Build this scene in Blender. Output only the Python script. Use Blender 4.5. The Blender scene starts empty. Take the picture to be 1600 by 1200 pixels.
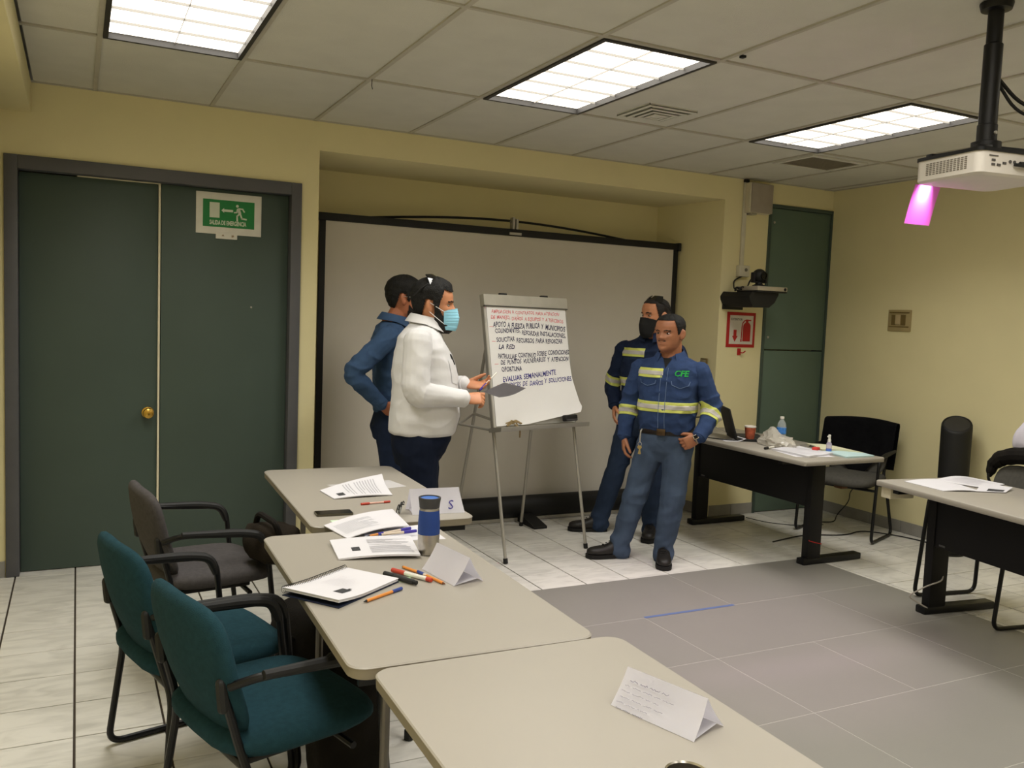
import bpy, bmesh, math, random
import numpy as np
from math import sin, cos, pi, radians, atan2, sqrt
from mathutils import Vector, Matrix, noise
random.seed(7)
scn = bpy.context.scene
COL = scn.collection
# ---------------------------------------------------------------- camera, world, lights, exposure
cam_d = bpy.data.cameras.new('camera'); cam = bpy.data.objects.new('camera', cam_d); COL.objects.link(cam)
cam_d.sensor_width = 36.0; cam_d.lens = 1357.4 / 1600 * 36.0; cam_d.clip_start = 0.05
rt = Vector((0.89421048, -0.44600142, 0.03834505)); fw = Vector((0.44764674, 0.89093728, -0.0764406)); up = rt.cross(fw)
cam.matrix_world = Matrix(((rt.x, up.x, -fw.x, 0), (rt.y, up.y, -fw.y, 0), (rt.z, up.z, -fw.z, 1.55), (0, 0, 0, 1)))
scn.camera = cam
w = bpy.data.worlds.new('world'); scn.world = w; w.use_nodes = True
w.node_tree.nodes['Background'].inputs[0].default_value = (0.9, 0.85, 0.75, 1); w.node_tree.nodes['Background'].inputs[1].default_value = 0.05
scn.view_settings.view_transform = 'Standard'; scn.view_settings.look = 'None'
scn.view_settings.gamma = 1.0; scn.view_settings.use_curve_mapping = False
scn.view_settings.exposure = 0.32
LIGHT_W = 15.0; LIGHT_C = (1.0, 0.98, 0.925); SPREAD = 138; PANEL_E = 2.2
CEIL = 2.72
GX = [0.09 + 0.6155 * k for k in range(-1, 10)]           # ceiling grid lines across
GY = [5.48, 4.365, 3.14, 1.915, 0.69, -0.535, -1.76, -2.985]
LIGHT_CELLS = [(0.0975, 3.1475), (1.944, 3.1475), (3.7905, 3.1475)]
def area(x, y, wx=0.55, wy=1.15, power=LIGHT_W):
    d = bpy.data.lights.new('tube_light', 'AREA'); d.shape = 'RECTANGLE'; d.size = wx; d.size_y = wy
    d.energy = power; d.color = LIGHT_C; d.spread = radians(SPREAD)
    o = bpy.data.objects.new('tube_light', d); COL.objects.link(o); o.location = (x, y, CEIL + 0.0145)
    return o
LIGHTS_XY = [(GX[1 + 3 * i] + 0.3077, yy) for i in range(3) for yy in (3.7525, 1.3025, -1.1475)]
for (lx, ly) in LIGHTS_XY: area(lx, ly)
# ---------------------------------------------------------------- materials
def s2l(h):
    if isinstance(h, str):
        h = h.lstrip('#'); h = tuple(int(h[i:i + 2], 16) / 255 for i in (0, 2, 4))
    return tuple(c / 12.92 if c <= 0.04045 else ((c + 0.055) / 1.055) ** 2.4 for c in h)
MATS = {}
def M(name, col, rough=0.6, metal=0.0, var=0.06, scale=12.0, bump=0.0, bscale=80.0, spec=0.4, coat=0.0, alpha=None, sheen=0.0):
    if name in MATS: return MATS[name]
    m = bpy.data.materials.new(name); m.use_nodes = True; nt = m.node_tree; N = nt.nodes; L = nt.links
    b = N['Principled BSDF']; c = s2l(col)
    b.inputs['Roughness'].default_value = rough; b.inputs['Metallic'].default_value = metal
    b.inputs['Specular IOR Level'].default_value = spec; b.inputs['Coat Weight'].default_value = coat
    b.inputs['Sheen Weight'].default_value = sheen
    tc = N.new('ShaderNodeTexCoord')
    n = N.new('ShaderNodeTexNoise'); n.inputs['Scale'].default_value = scale; n.inputs['Detail'].default_value = 4
    L.new(tc.outputs['Object'], n.inputs['Vector'])
    r = N.new('ShaderNodeValToRGB'); r.color_ramp.elements[0].position = 0.3; r.color_ramp.elements[1].position = 0.7
    r.color_ramp.elements[0].color = tuple(x * (1 - var) for x in c) + (1,); r.color_ramp.elements[1].color = tuple(min(1, x * (1 + var)) for x in c) + (1,)
    L.new(n.outputs['Fac'], r.inputs['Fac']); L.new(r.outputs['Color'], b.inputs['Base Color'])
    if bump > 0:
        n2 = N.new('ShaderNodeTexNoise'); n2.inputs['Scale'].default_value = bscale; n2.inputs['Detail'].default_value = 3
        L.new(tc.outputs['Object'], n2.inputs['Vector'])
        bp = N.new('ShaderNodeBump'); bp.inputs['Strength'].default_value = bump; bp.inputs['Distance'].default_value = 0.01
        L.new(n2.outputs['Fac'], bp.inputs['Height']); L.new(bp.outputs['Normal'], b.inputs['Normal'])
    MATS[name] = m; return m
def marble():
    m = bpy.data.materials.new('marbled_tile'); m.use_nodes = True; nt = m.node_tree; N = nt.nodes; L = nt.links; b = N['Principled BSDF']
    b.inputs['Roughness'].default_value = 0.32; b.inputs['Specular IOR Level'].default_value = 0.4
    tc = N.new('ShaderNodeTexCoord'); oi = N.new('ShaderNodeObjectInfo')
    add = N.new('ShaderNodeVectorMath'); add.operation = 'MULTIPLY_ADD'
    L.new(oi.outputs['Random'], add.inputs[0]); add.inputs[1].default_value = (37, 61, 13); L.new(tc.outputs['Object'], add.inputs[2])
    mp = N.new('ShaderNodeMapping'); mp.inputs['Rotation'].default_value = (0, 0, 0.5); mp.inputs['Scale'].default_value = (3.0, 9.0, 3.0)
    L.new(add.outputs[0], mp.inputs['Vector'])
    n = N.new('ShaderNodeTexNoise'); n.inputs['Scale'].default_value = 1.6; n.inputs['Detail'].default_value = 6; n.inputs['Distortion'].default_value = 1.1
    L.new(mp.outputs[0], n.inputs['Vector'])
    r = N.new('ShaderNodeValToRGB'); e = r.color_ramp.elements
    e[0].position = 0.26; e[0].color = s2l('c4c1ba') + (1,); e[1].position = 0.58; e[1].color = s2l('dfdcd5') + (1,)
    L.new(n.outputs['Fac'], r.inputs['Fac']); L.new(r.outputs['Color'], b.inputs['Base Color'])
    return m
def emis(name, col, st):
    m = bpy.data.materials.new(name); m.use_nodes = True; nt = m.node_tree; b = nt.nodes['Principled BSDF']
    b.inputs['Base Color'].default_value = s2l(col) + (1,); b.inputs['Emission Color'].default_value = s2l(col) + (1,); b.inputs['Emission Strength'].default_value = st
    return m
def glass(name, col, rough=0.05, alpha=1.0):
    m = bpy.data.materials.new(name); m.use_nodes = True; b = m.node_tree.nodes['Principled BSDF']
    b.inputs['Base Color'].default_value = s2l(col) + (1,); b.inputs['Transmission Weight'].default_value = 1.0 if alpha == 1.0 else 0.5
    b.inputs['Roughness'].default_value = rough; b.inputs['IOR'].default_value = 1.2; b.inputs['Alpha'].default_value = alpha
    return m
wall_m = M('yellow_wall_paint', 'e2d8ab', 0.75, var=0.02, scale=3, bump=0.05, bscale=150)
ceil_m = M('ceiling_panel_white', 'd0cec4', 0.9, var=0.03, scale=6, bump=0.25, bscale=220)
grid_m = M('ceiling_grid_paint', 'b5b0a2', 0.6)
tile_m = marble()
grout_m = M('dark_grout', '40372e', 0.9)
mat_m = M('grey_vinyl', '827f79', 0.45, var=0.025, scale=2.2, bump=0.03)
tape_m = M('blue_tape', '5b6c95', 0.5)
base_m = M('grey_base_tile', '8f8c86', 0.35, var=0.1, scale=9)
door_m = M('dark_green_paint', '46534c', 0.5, var=0.05, scale=2.5, spec=0.3)
frame_m = M('charcoal_paint', '56565a', 0.5, var=0.04)
cab_m = M('cabinet_green', '5d6f62', 0.5, var=0.05, scale=2.5, spec=0.3)
cream_m = M('cream_trim', 'd8d0b6', 0.6)
brass_m = M('brass', 'c9a24e', 0.25, 1.0)
black_m = M('black_plastic', '141414', 0.6, var=0.1)
blackmetal_m = M('black_metal', '151517', 0.4, 0.3, var=0.1)
blackdesk_m = M('black_laminate', '121112', 0.55, var=0.1, spec=0.25)
white_m = M('white_plastic', 'dcd8cf', 0.4)
paper_m = M('white_paper', 'd2d0d5', 0.8, var=0.01)
paper2_m = M('grey_paper', 'b9b6b6', 0.8, var=0.03)
print_m = M('grey_print', 'a9a8ad', 0.9)
dprint_m = M('dark_print', '3a3a3c', 0.9, var=0.4, scale=180)
lam_m = M('cream_laminate', '9c968c', 0.42, var=0.015, scale=3)
lamedge_m = M('beige_edge', '857c6a', 0.5)
tableg_m = M('dull_steel', '6f6b66', 0.45, 0.8)
steel_m = M('brushed_steel', 'b9b4ab', 0.3, 1.0, var=0.12, scale=30)
alu_m = M('aluminium', 'aca89f', 0.42, 0.45, var=0.05)
teal_m = M('teal_fabric', '213d46', 0.95, var=0.12, scale=60, bump=0.3, bscale=400, spec=0.1)
gfab_m = M('grey_fabric', '4a4747', 0.95, var=0.12, scale=60, bump=0.3, bscale=400, spec=0.1)
gfab2_m = M('mid_grey_fabric', '55534e', 0.95, var=0.1, scale=60, bump=0.3, bscale=400, spec=0.1)
screen_m = M('screen_cloth', 'cfc9be', 0.85, var=0.01)
red_m = M('red_paint', 'b32020', 0.5)
green_m = M('sign_green', '1a7a3c', 0.5)
signw_m = M('sign_white', 'd9d6cc', 0.6)
skinA = M('light_brown_skin', 'c0835f', 0.5, var=0.06, scale=25, bump=0.05, bscale=150)
skinB = M('brown_skin', 'a8684a', 0.5, var=0.07, scale=25, bump=0.05, bscale=150)
skinC = M('tan_skin', 'a06a4c', 0.5, var=0.07, scale=25, bump=0.05, bscale=150)
hair_m = M('black_hair', '0a0908', 0.75, var=0.3, scale=90, bump=0.5, bscale=160)
beard_m = M('black_beard', '17120f', 0.7, var=0.3, scale=120, bump=0.6, bscale=220)
wshirt_m = M('white_shirt', 'd6d5d6', 0.8, var=0.01, bump=0.05)
denim_m = M('blue_denim', '2f4063', 0.9, var=0.1, scale=30, bump=0.1, bscale=300, spec=0.15)
denim2_m = M('navy_denim', '1f2940', 0.9, var=0.1, scale=30, bump=0.1, bscale=300, spec=0.15)
chambray_m = M('chambray', '3a506f', 0.9, var=0.08, scale=30, bump=0.1, bscale=300, spec=0.15)
jeans_m = M('faded_jeans', '424f63', 0.9, var=0.22, scale=7, bump=0.1, bscale=300, spec=0.15)
jeans2_m = M('dark_jeans', '29354a', 0.9, var=0.18, scale=7, bump=0.1, bscale=300, spec=0.15)
navy_m = M('dark_navy_trousers', '12192a', 0.9, var=0.1, scale=10, spec=0.15)
boot_m = M('black_leather', '1b1816', 0.5, var=0.2, scale=30)
yel_m = M('lime_reflective', 'c6cc66', 0.6)
silv_m = M('silver_reflective', 'b9b4ae', 0.45, 0.0)
mask_m = M('mask_blue', '93cfe6', 0.85, var=0.03)
# ---------------------------------------------------------------- object helpers
def link(o, parent=None):
    COL.objects.link(o)
    if parent is not None: o.parent = parent
    return o
def tag(o, label=None, cat=None, group=None, kind=None):
    if label: o['label'] = label
    if cat: o['category'] = cat
    if group: o['group'] = group
    if kind: o['kind'] = kind
    return o
def thing(name, label, cat, loc=(0, 0, 0), rz=0.0, group=None):
    o = bpy.data.objects.new(name, None); o.empty_display_size = 0.05; COL.objects.link(o)
    o.location = loc; o.rotation_euler = (0, 0, rz)
    return tag(o, label, cat, group)
def finish(me, angle=28):
    me.shade_smooth(); me.set_sharp_from_angle(angle=radians(angle)); return me
def build(name, bm, mat, parent=None, angle=28, loc=None, rot=None):
    bmesh.ops.recalc_face_normals(bm, faces=bm.faces)
    me = bpy.data.meshes.new(name); bm.to_mesh(me); bm.free()
    for m in (mat if isinstance(mat, (list, tuple)) else [mat]): me.materials.append(m)
    finish(me, angle)
    o = link(bpy.data.objects.new(name, me), parent)
    if loc: o.location = loc
    if rot: o.rotation_euler = rot
    return o
def copy_tree(o, parent=None):
    c = o.copy(); COL.objects.link(c); c.parent = parent
    for ch in o.children: copy_tree(ch, c)
    return c
def BM(): return bmesh.new()
def box(bm, x0, y0, z0, x1, y1, z1, bev=0.0, mi=0, mx=None, seg=2):
    r = bmesh.ops.create_cube(bm, size=1.0); vs = r['verts']
    for v in vs: v.co = Vector((x0 + (v.co.x + .5) * (x1 - x0), y0 + (v.co.y + .5) * (y1 - y0), z0 + (v.co.z + .5) * (z1 - z0)))
    fs = list({f for v in vs for f in v.link_faces})
    if bev > 0:
        es = list({e for v in vs for e in v.link_edges})
        r = bmesh.ops.bevel(bm, geom=es, offset=bev, segments=seg, profile=0.5, affect='EDGES')
        vs = list({v for f in r['faces'] for v in f.verts} | {v for v in vs if v.is_valid}); fs = list({f for v in vs for f in v.link_faces})
    for f in fs: f.material_index = mi
    if mx is not None:
        for v in vs: v.co = mx @ v.co
    return bm
def prism(bm, pts, axis, a, b, mi=0, mx=None):
    # pts 2-D polygon, extruded along axis from a to b
    def P(p, t):
        return Vector((t, p[0], p[1])) if axis == 'x' else Vector((p[0], t, p[1])) if axis == 'y' else Vector((p[0], p[1], t))
    A = [bm.verts.new(P(p, a)) for p in pts]; B = [bm.verts.new(P(p, b)) for p in pts]; n = len(pts)
    fs = [bm.faces.new(A), bm.faces.new(B[::-1])] + [bm.faces.new((A[i], A[(i + 1) % n], B[(i + 1) % n], B[i])) for i in range(n)]
    for f in fs: f.material_index = mi
    if mx is not None:
        for v in A + B: v.co = mx @ v.co
    return bm
def rrect(x0, y0, x1, y1, r, n=6):
    out = []
    for (cx, cy, a0) in ((x1 - r, y0 + r, -pi / 2), (x1 - r, y1 - r, 0), (x0 + r, y1 - r, pi / 2), (x0 + r, y0 + r, pi)):
        for k in range(n + 1):
            a = a0 + pi / 2 * k / n; out.append((cx + r * cos(a), cy + r * sin(a)))
    return out
def rpath(pts, r, n=5):
    pts = [Vector(p) for p in pts]; out = [pts[0]]
    for i in range(1, len(pts) - 1):
        a, b, c = pts[i - 1], pts[i], pts[i + 1]; d1 = (a - b); d2 = (c - b); rr = min(r, d1.length * .49, d2.length * .49)
        p1 = b + d1.normalized() * rr; p2 = b + d2.normalized() * rr
        for k in range(n + 1):
            t = k / n; out.append(p1 * (1 - t) ** 2 + b * 2 * t * (1 - t) + p2 * t * t)
    out.append(pts[-1]); return out
def loft(bm, rings, cap=True, closed=False, mi=0):
    vs = [[bm.verts.new(p) for p in r] for r in rings]; n = len(vs[0]); m = len(vs)
    for i in range(m if closed else m - 1):
        a, b = vs[i], vs[(i + 1) % m]
        for j in range(n):
            f = bm.faces.new((a[j], a[(j + 1) % n], b[(j + 1) % n], b[j])); f.material_index = mi
    if cap and not closed:
        f = bm.faces.new(vs[0][::-1]); f.material_index = mi; f = bm.faces.new(vs[-1]); f.material_index = mi
    return vs
def frames(pts):
    pts = [Vector(p) for p in pts]; T = []
    for i in range(len(pts)):
        t = pts[min(i + 1, len(pts) - 1)] - pts[max(i - 1, 0)]; T.append(t.normalized() if t.length > 1e-9 else Vector((0, 0, 1)))
    u = T[0].orthogonal().normalized() if abs(T[0].z) < 0.9 else Vector((1, 0, 0)); u = (u - T[0] * u.dot(T[0])).normalized(); out = []
    for t in T:
        u = (u - t * u.dot(t)).normalized(); out.append((u.copy(), t.cross(u)))
    return pts, T, out
def tube(bm, pts, rad, n=8, round_cap=False, mi=0, closed=False):
    pts, T, F = frames(pts); k = len(pts)
    rads = list(rad) if isinstance(rad, (list, tuple)) else [rad] * k
    rings = []
    def R(p, uv, r): return [p + (uv[0] * cos(2 * pi * j / n) + uv[1] * sin(2 * pi * j / n)) * r for j in range(n)]
    if round_cap:
        for a in (75, 50, 25): rings.append(R(pts[0] - T[0] * rads[0] * sin(radians(a)), F[0], rads[0] * cos(radians(a))))
    for p, uv, r in zip(pts, F, rads): rings.append(R(p, uv, r))
    if round_cap:
        for a in (25, 50, 75): rings.append(R(pts[-1] + T[-1] * rads[-1] * sin(radians(a)), F[-1], rads[-1] * cos(radians(a))))
    loft(bm, rings, closed=closed, mi=mi); return bm
def lathe(bm, prof, n=24, mx=None, mi=0, cap=True):
    rings = [[Vector((r * cos(2 * pi * j / n), r * sin(2 * pi * j / n), z)) for j in range(n)] for (r, z) in prof]
    if mx is not None: rings = [[mx @ p for p in r] for r in rings]
    loft(bm, rings, cap=cap, mi=mi); return bm
def sphere(bm, c, r, sc=(1, 1, 1), n=12, mx=None):
    r_ = bmesh.ops.create_uvsphere(bm, u_segments=n, v_segments=max(6, n // 2 + 2), radius=r)
    for v in r_['verts']:
        p = Vector((v.co.x * sc[0], v.co.y * sc[1], v.co.z * sc[2]))
        if mx is not None: p = mx @ p
        v.co = p + Vector(c)
    return bm
def text_bm(s, size, mx, align='LEFT', shear=0.0, ext=0.0, bold=0.0):
    cu = bpy.data.curves.new('lettering', 'FONT'); cu.body = s; cu.size = size; cu.align_x = align; cu.shear = shear; cu.extrude = ext; cu.offset = bold; cu.resolution_u = 2
    o = bpy.data.objects.new('lettering', cu); COL.objects.link(o)
    dg = bpy.context.evaluated_depsgraph_get(); dg.update()
    me = bpy.data.meshes.new_from_object(o.evaluated_get(dg)); bm = BM(); bm.from_mesh(me)
    bpy.data.objects.remove(o); bpy.data.curves.remove(cu); bpy.data.meshes.remove(me)
    for v in bm.verts: v.co = mx @ v.co
    return bm
def join_bm(dst, src):
    me = bpy.data.meshes.new('tmp'); src.to_mesh(me); src.free(); dst.from_mesh(me); bpy.data.meshes.remove(me); return dst
def frame_mx(o, x, y, z=None):
    x = Vector(x).normalized(); y = Vector(y); y = (y - x * y.dot(x)).normalized(); z = x.cross(y)
    return Matrix(((x.x, y.x, z.x, o[0]), (x.y, y.y, z.y, o[1]), (x.z, y.z, z.z, o[2]), (0, 0, 0, 1)))
def stroke(bm, pts, wd, y0, y1, mx=None):
    # thick flat poly-line in the XZ plane, extruded along Y
    for (a, b) in zip(pts[:-1], pts[1:]):
        a = Vector(a); b = Vector(b); d = (b - a).normalized(); n = Vector((-d.y, d.x)) * wd / 2; a2 = a - d * wd * .3; b2 = b + d * wd * .3
        prism(bm, [a2 - n, b2 - n, b2 + n, a2 + n], 'y', y0, y1, mx=mx)
    return bm
# ---------------------------------------------------------------- the setting
W = 5.48; XR = 5.735; XL = -0.40; YB = -3.2; NB = 6.22
def struct(name, bm, m, parent=None, **k):
    o = build(name, bm, m, parent, **k)
    if parent is None: o['kind'] = 'structure'
    return o
bm = BM(); box(bm, XL - .15, YB - .1, -0.12, XR + .15, NB + .15, -0.006); floor = struct('floor', bm, grout_m)
# floor tiles 30 cm; the lines seen in the picture pass x = -0.009 and y = 5.44
def tile_bm(x0, y0, x1, y1):
    b = BM(); g = .0042; h = .0032
    box(b, x0 + g, y0 + h, -0.02, x1 - g, y1 - h, 0.0, bev=.001, seg=1); return b
TX0, TY0, TP = -0.009, 5.44, 0.2995
tile_me = None; rest = BM(); ntile = 0
def in_mat(x0, y0, x1, y1): return x0 > 1.44 and x1 < 4.46 and y1 < 4.27
for i in range(-2, 20):
    for j in range(-29, 3):
        x0 = TX0 + i * TP; y0 = TY0 + j * TP; x1 = x0 + TP; y1 = y0 + TP
        cx0, cx1, cy0, cy1 = max(x0, XL), min(x1, XR), max(y0, YB), min(y1, NB)
        if cx1 - cx0 < .03 or cy1 - cy0 < .03 or in_mat(x0, y0, x1, y1): continue
        if cy0 > W - .05 and not (1.3 < cx0 < 4.6): 
            if cy0 > W: continue
        # the part of the floor the picture shows
        vis = y0 > 2.9 - 0.55 * max(0, x0) and y0 > 1.9 and not (x0 > 1.3 and x0 < 1.5 and y0 < 4.2)
        if vis and ntile < 300:
            if cx1 - cx0 > TP - .001 and cy1 - cy0 > TP - .001:
                if tile_me is None:
                    b = tile_bm(-TP / 2, -TP / 2, TP / 2, TP / 2); o = build('floor_tile', b, tile_m, floor, angle=25); tile_me = o.data
                else: o = link(bpy.data.objects.new('floor_tile', tile_me), floor)
                o.location = ((x0 + x1) / 2, (y0 + y1) / 2, 0)
            else:
                hx, hy = (cx1 - cx0) / 2, (cy1 - cy0) / 2
                o = build('floor_tile', tile_bm(-hx, -hy, hx, hy), tile_m, floor, angle=25); o.location = ((cx0 + cx1) / 2, (cy0 + cy1) / 2, 0)
            ntile += 1
        else: join_bm(rest, tile_bm(cx0, cy0, cx1, cy1))
o = build('unseen_floor_tiles', rest, tile_m, floor, angle=25); o['kind'] = 'stuff'
print('tiles', ntile)
# grey vinyl sheets laid on the floor
mat = thing('floor_mat', 'large grey vinyl floor covering of butted sheets in the middle of the room', 'floor mat', (0, 0, 0))
mx_l, mx_r, my_f = 1.47, 4.44, 4.255
rows = [4.255, 3.65, 3.065, 2.47, 1.875, 1.28, .685, .09, -.505, -1.1, -1.7]
for k in range(len(rows) - 1):
    xs = [1.47, 2.07, 3.26, 4.44] if k == 0 else ([1.47, 2.665, 3.85, 4.44] if k % 2 else [1.47, 2.665, 3.265, 3.85, 4.44])
    for a, b_ in zip(xs[:-1], xs[1:]):
        b = BM(); box(b, a + .0016, rows[k + 1] + .0016, 0.0003, b_ - .0016, rows[k] - .0016, .0040, bev=.001, seg=1)
        build('vinyl_sheet', b, mat_m, mat, angle=25)
b = BM(); box(b, 1.472, -1.69, .0001, 4.438, 4.253, .0032); build('seam_backing', b, M('pale_seam', 'a6a39b', .6), mat)
b = BM(); box(b, -.3, -.011, 0, .3, .011, .0006); o = build('tape_strip', b, tape_m, loc=(2.967, 3.6505, .0047), rot=(0, 0, -.004))
tag(o, 'thin strip of blue tape stuck along a seam of the grey floor covering', 'tape')
# walls
bm = BM(); T = .18
box(bm, XL - .15, W, 0, -.355, W + T, CEIL); box(bm, -.355, W, 2.325, 1.245, W + T, CEIL); box(bm, 1.245, W, 0, 1.352, NB + .1, CEIL)
box(bm, 1.352, W, 2.54, 4.57, NB + .1, CEIL); box(bm, 1.352, NB, 0, 4.57, NB + .1, 2.54)
prism(bm, [(4.572, W), (5.03, W), (5.03, NB + .1), (4.45, NB + .1)], 'z', 0, 2.54); box(bm, 4.57, W, 2.54, 5.03, NB + .1, CEIL)
box(bm, 5.03, W, 2.552, 5.745, W + T, CEIL); box(bm, 5.745, W, 0, XR + .15, W + T, CEIL)
box(bm, -.355, W + .14, 0, 1.245, W + T, 2.325); box(bm, 5.03, W + .14, 0, 5.745, W + T, 2.552)
struct('wall_back', bm, wall_m)
bm = BM(); box(bm, XR, YB, 0, XR + .12, W, CEIL); struct('wall_right', bm, wall_m)
bm = BM(); box(bm, XL - .12, YB, 0, XL, W, CEIL); struct('wall_left', bm, wall_m)
bm = BM(); box(bm, XL, YB - .12, 0, XR, YB, CEIL); struct('wall_front', bm, wall_m)
bm = BM(); box(bm, XL, YB, 2.555, -.222, W, CEIL, bev=.006); struct('trim_1', bm, wall_m)['label'] = 'yellow boxed beam along the left edge of the ceiling'
# base tiles
def baseboard(name, runs):
    b = BM(); par = None
    root = bpy.data.objects.new(name, None); COL.objects.link(root); root['kind'] = 'structure'
    for (p, q, h) in runs:
        p = Vector((p[0], p[1], 0)); q = Vector((q[0], q[1], 0)); L = (q - p).length; d = (q - p).normalized(); n = max(1, round(L / .3))
        for i in range(n):
            b = BM(); box(b, i * L / n + .0015, 0, 0.001, (i + 1) * L / n - .0015, .009, h, bev=.0015, seg=1)
            o = build('base_tile', b, base_m, root); o.matrix_local = Matrix.Translation(p) @ d.to_track_quat('X', 'Z').to_matrix().to_4x4()
baseboard('baseboard_right', [((XR, W - .003), (XR, 0.4), .09)]) if False else None
def base_run(root, x0, y0, x1, y1, h=.09):
    p = Vector((x0, y0)); q = Vector((x1, y1)); L = (q - p).length; n = max(1, round(L / .3)); a = atan2(y1 - y0, x1 - x0)
    for i in range(n):
        b = BM(); box(b, i * L / n + .0015, 0.0, 0.0015, (i + 1) * L / n - .0015, .009, h, bev=.0015, seg=1)
        o = build('base_tile', b, base_m, root); o.location = (x0, y0, 0); o.rotation_euler = (0, 0, a)
def base_root(name):
    r = bpy.data.objects.new(name, None); COL.objects.link(r); r['kind'] = 'structure'; return r
r = base_root('baseboard_right'); base_run(r, XR - .0005, 1.9, XR - .0005, W - .012)
r = base_root('baseboard_back'); base_run(r, 5.03, W - .0005, 4.575, W - .0005); base_run(r, 4.5655, W + .012, 4.465, NB - .02); base_run(r, 4.44, NB - .0005, 1.36, NB - .0005); base_run(r, -.357, W - .0005, XL + .003, W - .0005)
# ceiling: slab, grid bars, panels
bm = BM(); box(bm, XL - .1, YB - .1, CEIL + .09, XR + .1, NB + .1, CEIL + .16); ceil = struct('ceiling', bm, ceil_m)
bm = BM(); 
for x in GX[1:]: box(bm, x - .011, YB, CEIL - .004, x + .011, W, CEIL + .004)
for y in GY[1:]: box(bm, -.222, y - .011, CEIL - .0045, XR, y + .011, CEIL + .0035)
box(bm, -.222, W - .012, CEIL - .004, XR, W, CEIL + .004); box(bm, XR - .012, YB, CEIL - .004, XR, W, CEIL + .004)
build('ceiling_grid', bm, grid_m, ceil)
CELLX = [-.222] + GX[1:] + [XR]; CELLY = GY
light_cells = {(1 + 3 * i, j) for i in range(3) for j in (1, 3, 5)}
for i in range(len(CELLX) - 1):
    for j in range(len(CELLY) - 1):
        if (i, j) in light_cells: continue
        x0, x1, y0, y1 = CELLX[i], CELLX[i + 1], CELLY[j + 1], CELLY[j]
        if x1 - x0 < .05: continue
        b = BM(); s = random.uniform(0, .002); box(b, x0 + .008, y0 + .008, CEIL + .0045 - s, x1 - .008, y1 - .008, CEIL + .018, bev=.003, seg=1)
        build('ceiling_panel', b, ceil_m, ceil)
# light troffers
lamp_white = emis('tube_glow', 'fff6e6', PANEL_E); louvre_m = M('louvre_grey', '76736e', 0.5, var=.02)
dkframe_m = M('light_frame_grey', '2f2d2b', 0.5)
names = {0: 'left', 1: 'middle', 2: 'right'}
LLAB = {(0, 1): 'recessed fluorescent ceiling light cut by the top edge of the picture, above the double door', (1, 1): 'recessed fluorescent ceiling light beside the square air vent, above the flip chart',
        (2, 1): 'recessed fluorescent ceiling light nearest the projector mount on the right'}
for i in range(3):
    for j in (1, 3, 5):
        x0, x1, y0, y1 = CELLX[1 + 3 * i], CELLX[2 + 3 * i], CELLY[j + 1], CELLY[j]
        t = thing('ceiling_light', LLAB.get((i, j), 'recessed fluorescent ceiling light out of the picture, %s column, %s row back' % (names[i], 'first' if j == 3 else 'second')), 'ceiling light', ((x0 + x1) / 2, (y0 + y1) / 2, CEIL), 0, 'recessed ceiling lights')
        hx, hy = (x1 - x0) / 2 - .012, (y1 - y0) / 2 - .012
        b = BM()
        for (a0, b0, a1, b1) in ((-hx, -hy, hx, -hy + .02), (-hx, hy - .02, hx, hy), (-hx, -hy + .02, -hx + .02, hy - .02), (hx - .02, -hy + .02, hx, hy - .02)): box(b, a0, b0, -.012, a1, b1, .06)
        build('light_frame', b, dkframe_m, t)
        b = BM(); box(b, -hx + .02, -hy + .02, .016, hx - .02, hy - .02, .026); build('diffuser', b, lamp_white, t)
        for k in range(1, 6):
            yy = -hy + .02 + (2 * hy - .04) * k / 6; b = BM(); box(b, -hx + .02, yy - .0016, .003, hx - .02, yy + .0016, .0140); build('louvre_blade', b, louvre_m, t)
        b = BM(); box(b, -.001, -hy + .02, .006, .001, hy - .02, .0140); build('centre_blade', b, louvre_m, t)
# supply air vent and return grille
t = thing('air_vent', 'square white air diffuser with stepped louvres in the panel beside the middle light', 'vent', (2.9, 4.10, CEIL))
b = BM()
for k, (h, z) in enumerate(((.16, -.008), (.122, -.014), (.086, -.018), (.05, -.02))):
    lo, hi = h - .021, h
    b = BM()
    for s in (0, 1, 2, 3):
        q = Matrix.Rotation(s * pi / 2, 4, 'Z'); prism(b, [(-hi, -hi), (hi, -hi), (lo, -lo), (-lo, -lo)], 'z', z - .004, z + .004, mx=q)
        box(b, -hi, -hi, z, hi, -hi + .004, z + .016, mx=q)
    build('vent_ring', b, ceil_m, t)
b = BM(); box(b, -.13, -.13, -.002, .13, .13, .0035); build('vent_throat', b, black_m, t)
b = BM(); box(b, -.025, -.025, -.022, .025, .025, -.016); build('vent_plate', b, ceil_m, t)
t = thing('return_grille', 'grey slatted return air grille near the back right corner of the ceiling', 'vent', (4.69, 4.63, CEIL))
gg = M('grille_grey', 'b5ad9c', .6)
b = BM()
for (a0, b0, a1, b1) in ((-.26, -.19, .26, -.16), (-.26, .16, .26, .19), (-.26, -.16, -.23, .16), (.23, -.16, .26, .16)): box(b, a0, b0, -.01, a1, b1, .001)
build('grille_frame', b, ceil_m, t)
for k in range(16):
    b = BM(); y = -.15 + k * .02; prism(b, [(y - .008, -.008), (y + .006, -.002), (y + .006, 0), (y - .008, -.006)], 'x', -.23, .23); build('slat', b, gg, t)
b = BM(); box(b, -.24, -.17, -.001, .24, .17, .002); build('grille_back', b, M('grille_dark', '8d8678', .8), t)
b = BM(); tube(b, [(0, 0, 0), (0, .003, -.035), (.004, .0, -.05)], .002, 6); o = build('ceiling_hook', b, blackmetal_m, loc=(1.325, 4.333, CEIL - .004)); tag(o, 'tiny dark wire hook hanging from the ceiling grid', 'hook')
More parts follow.
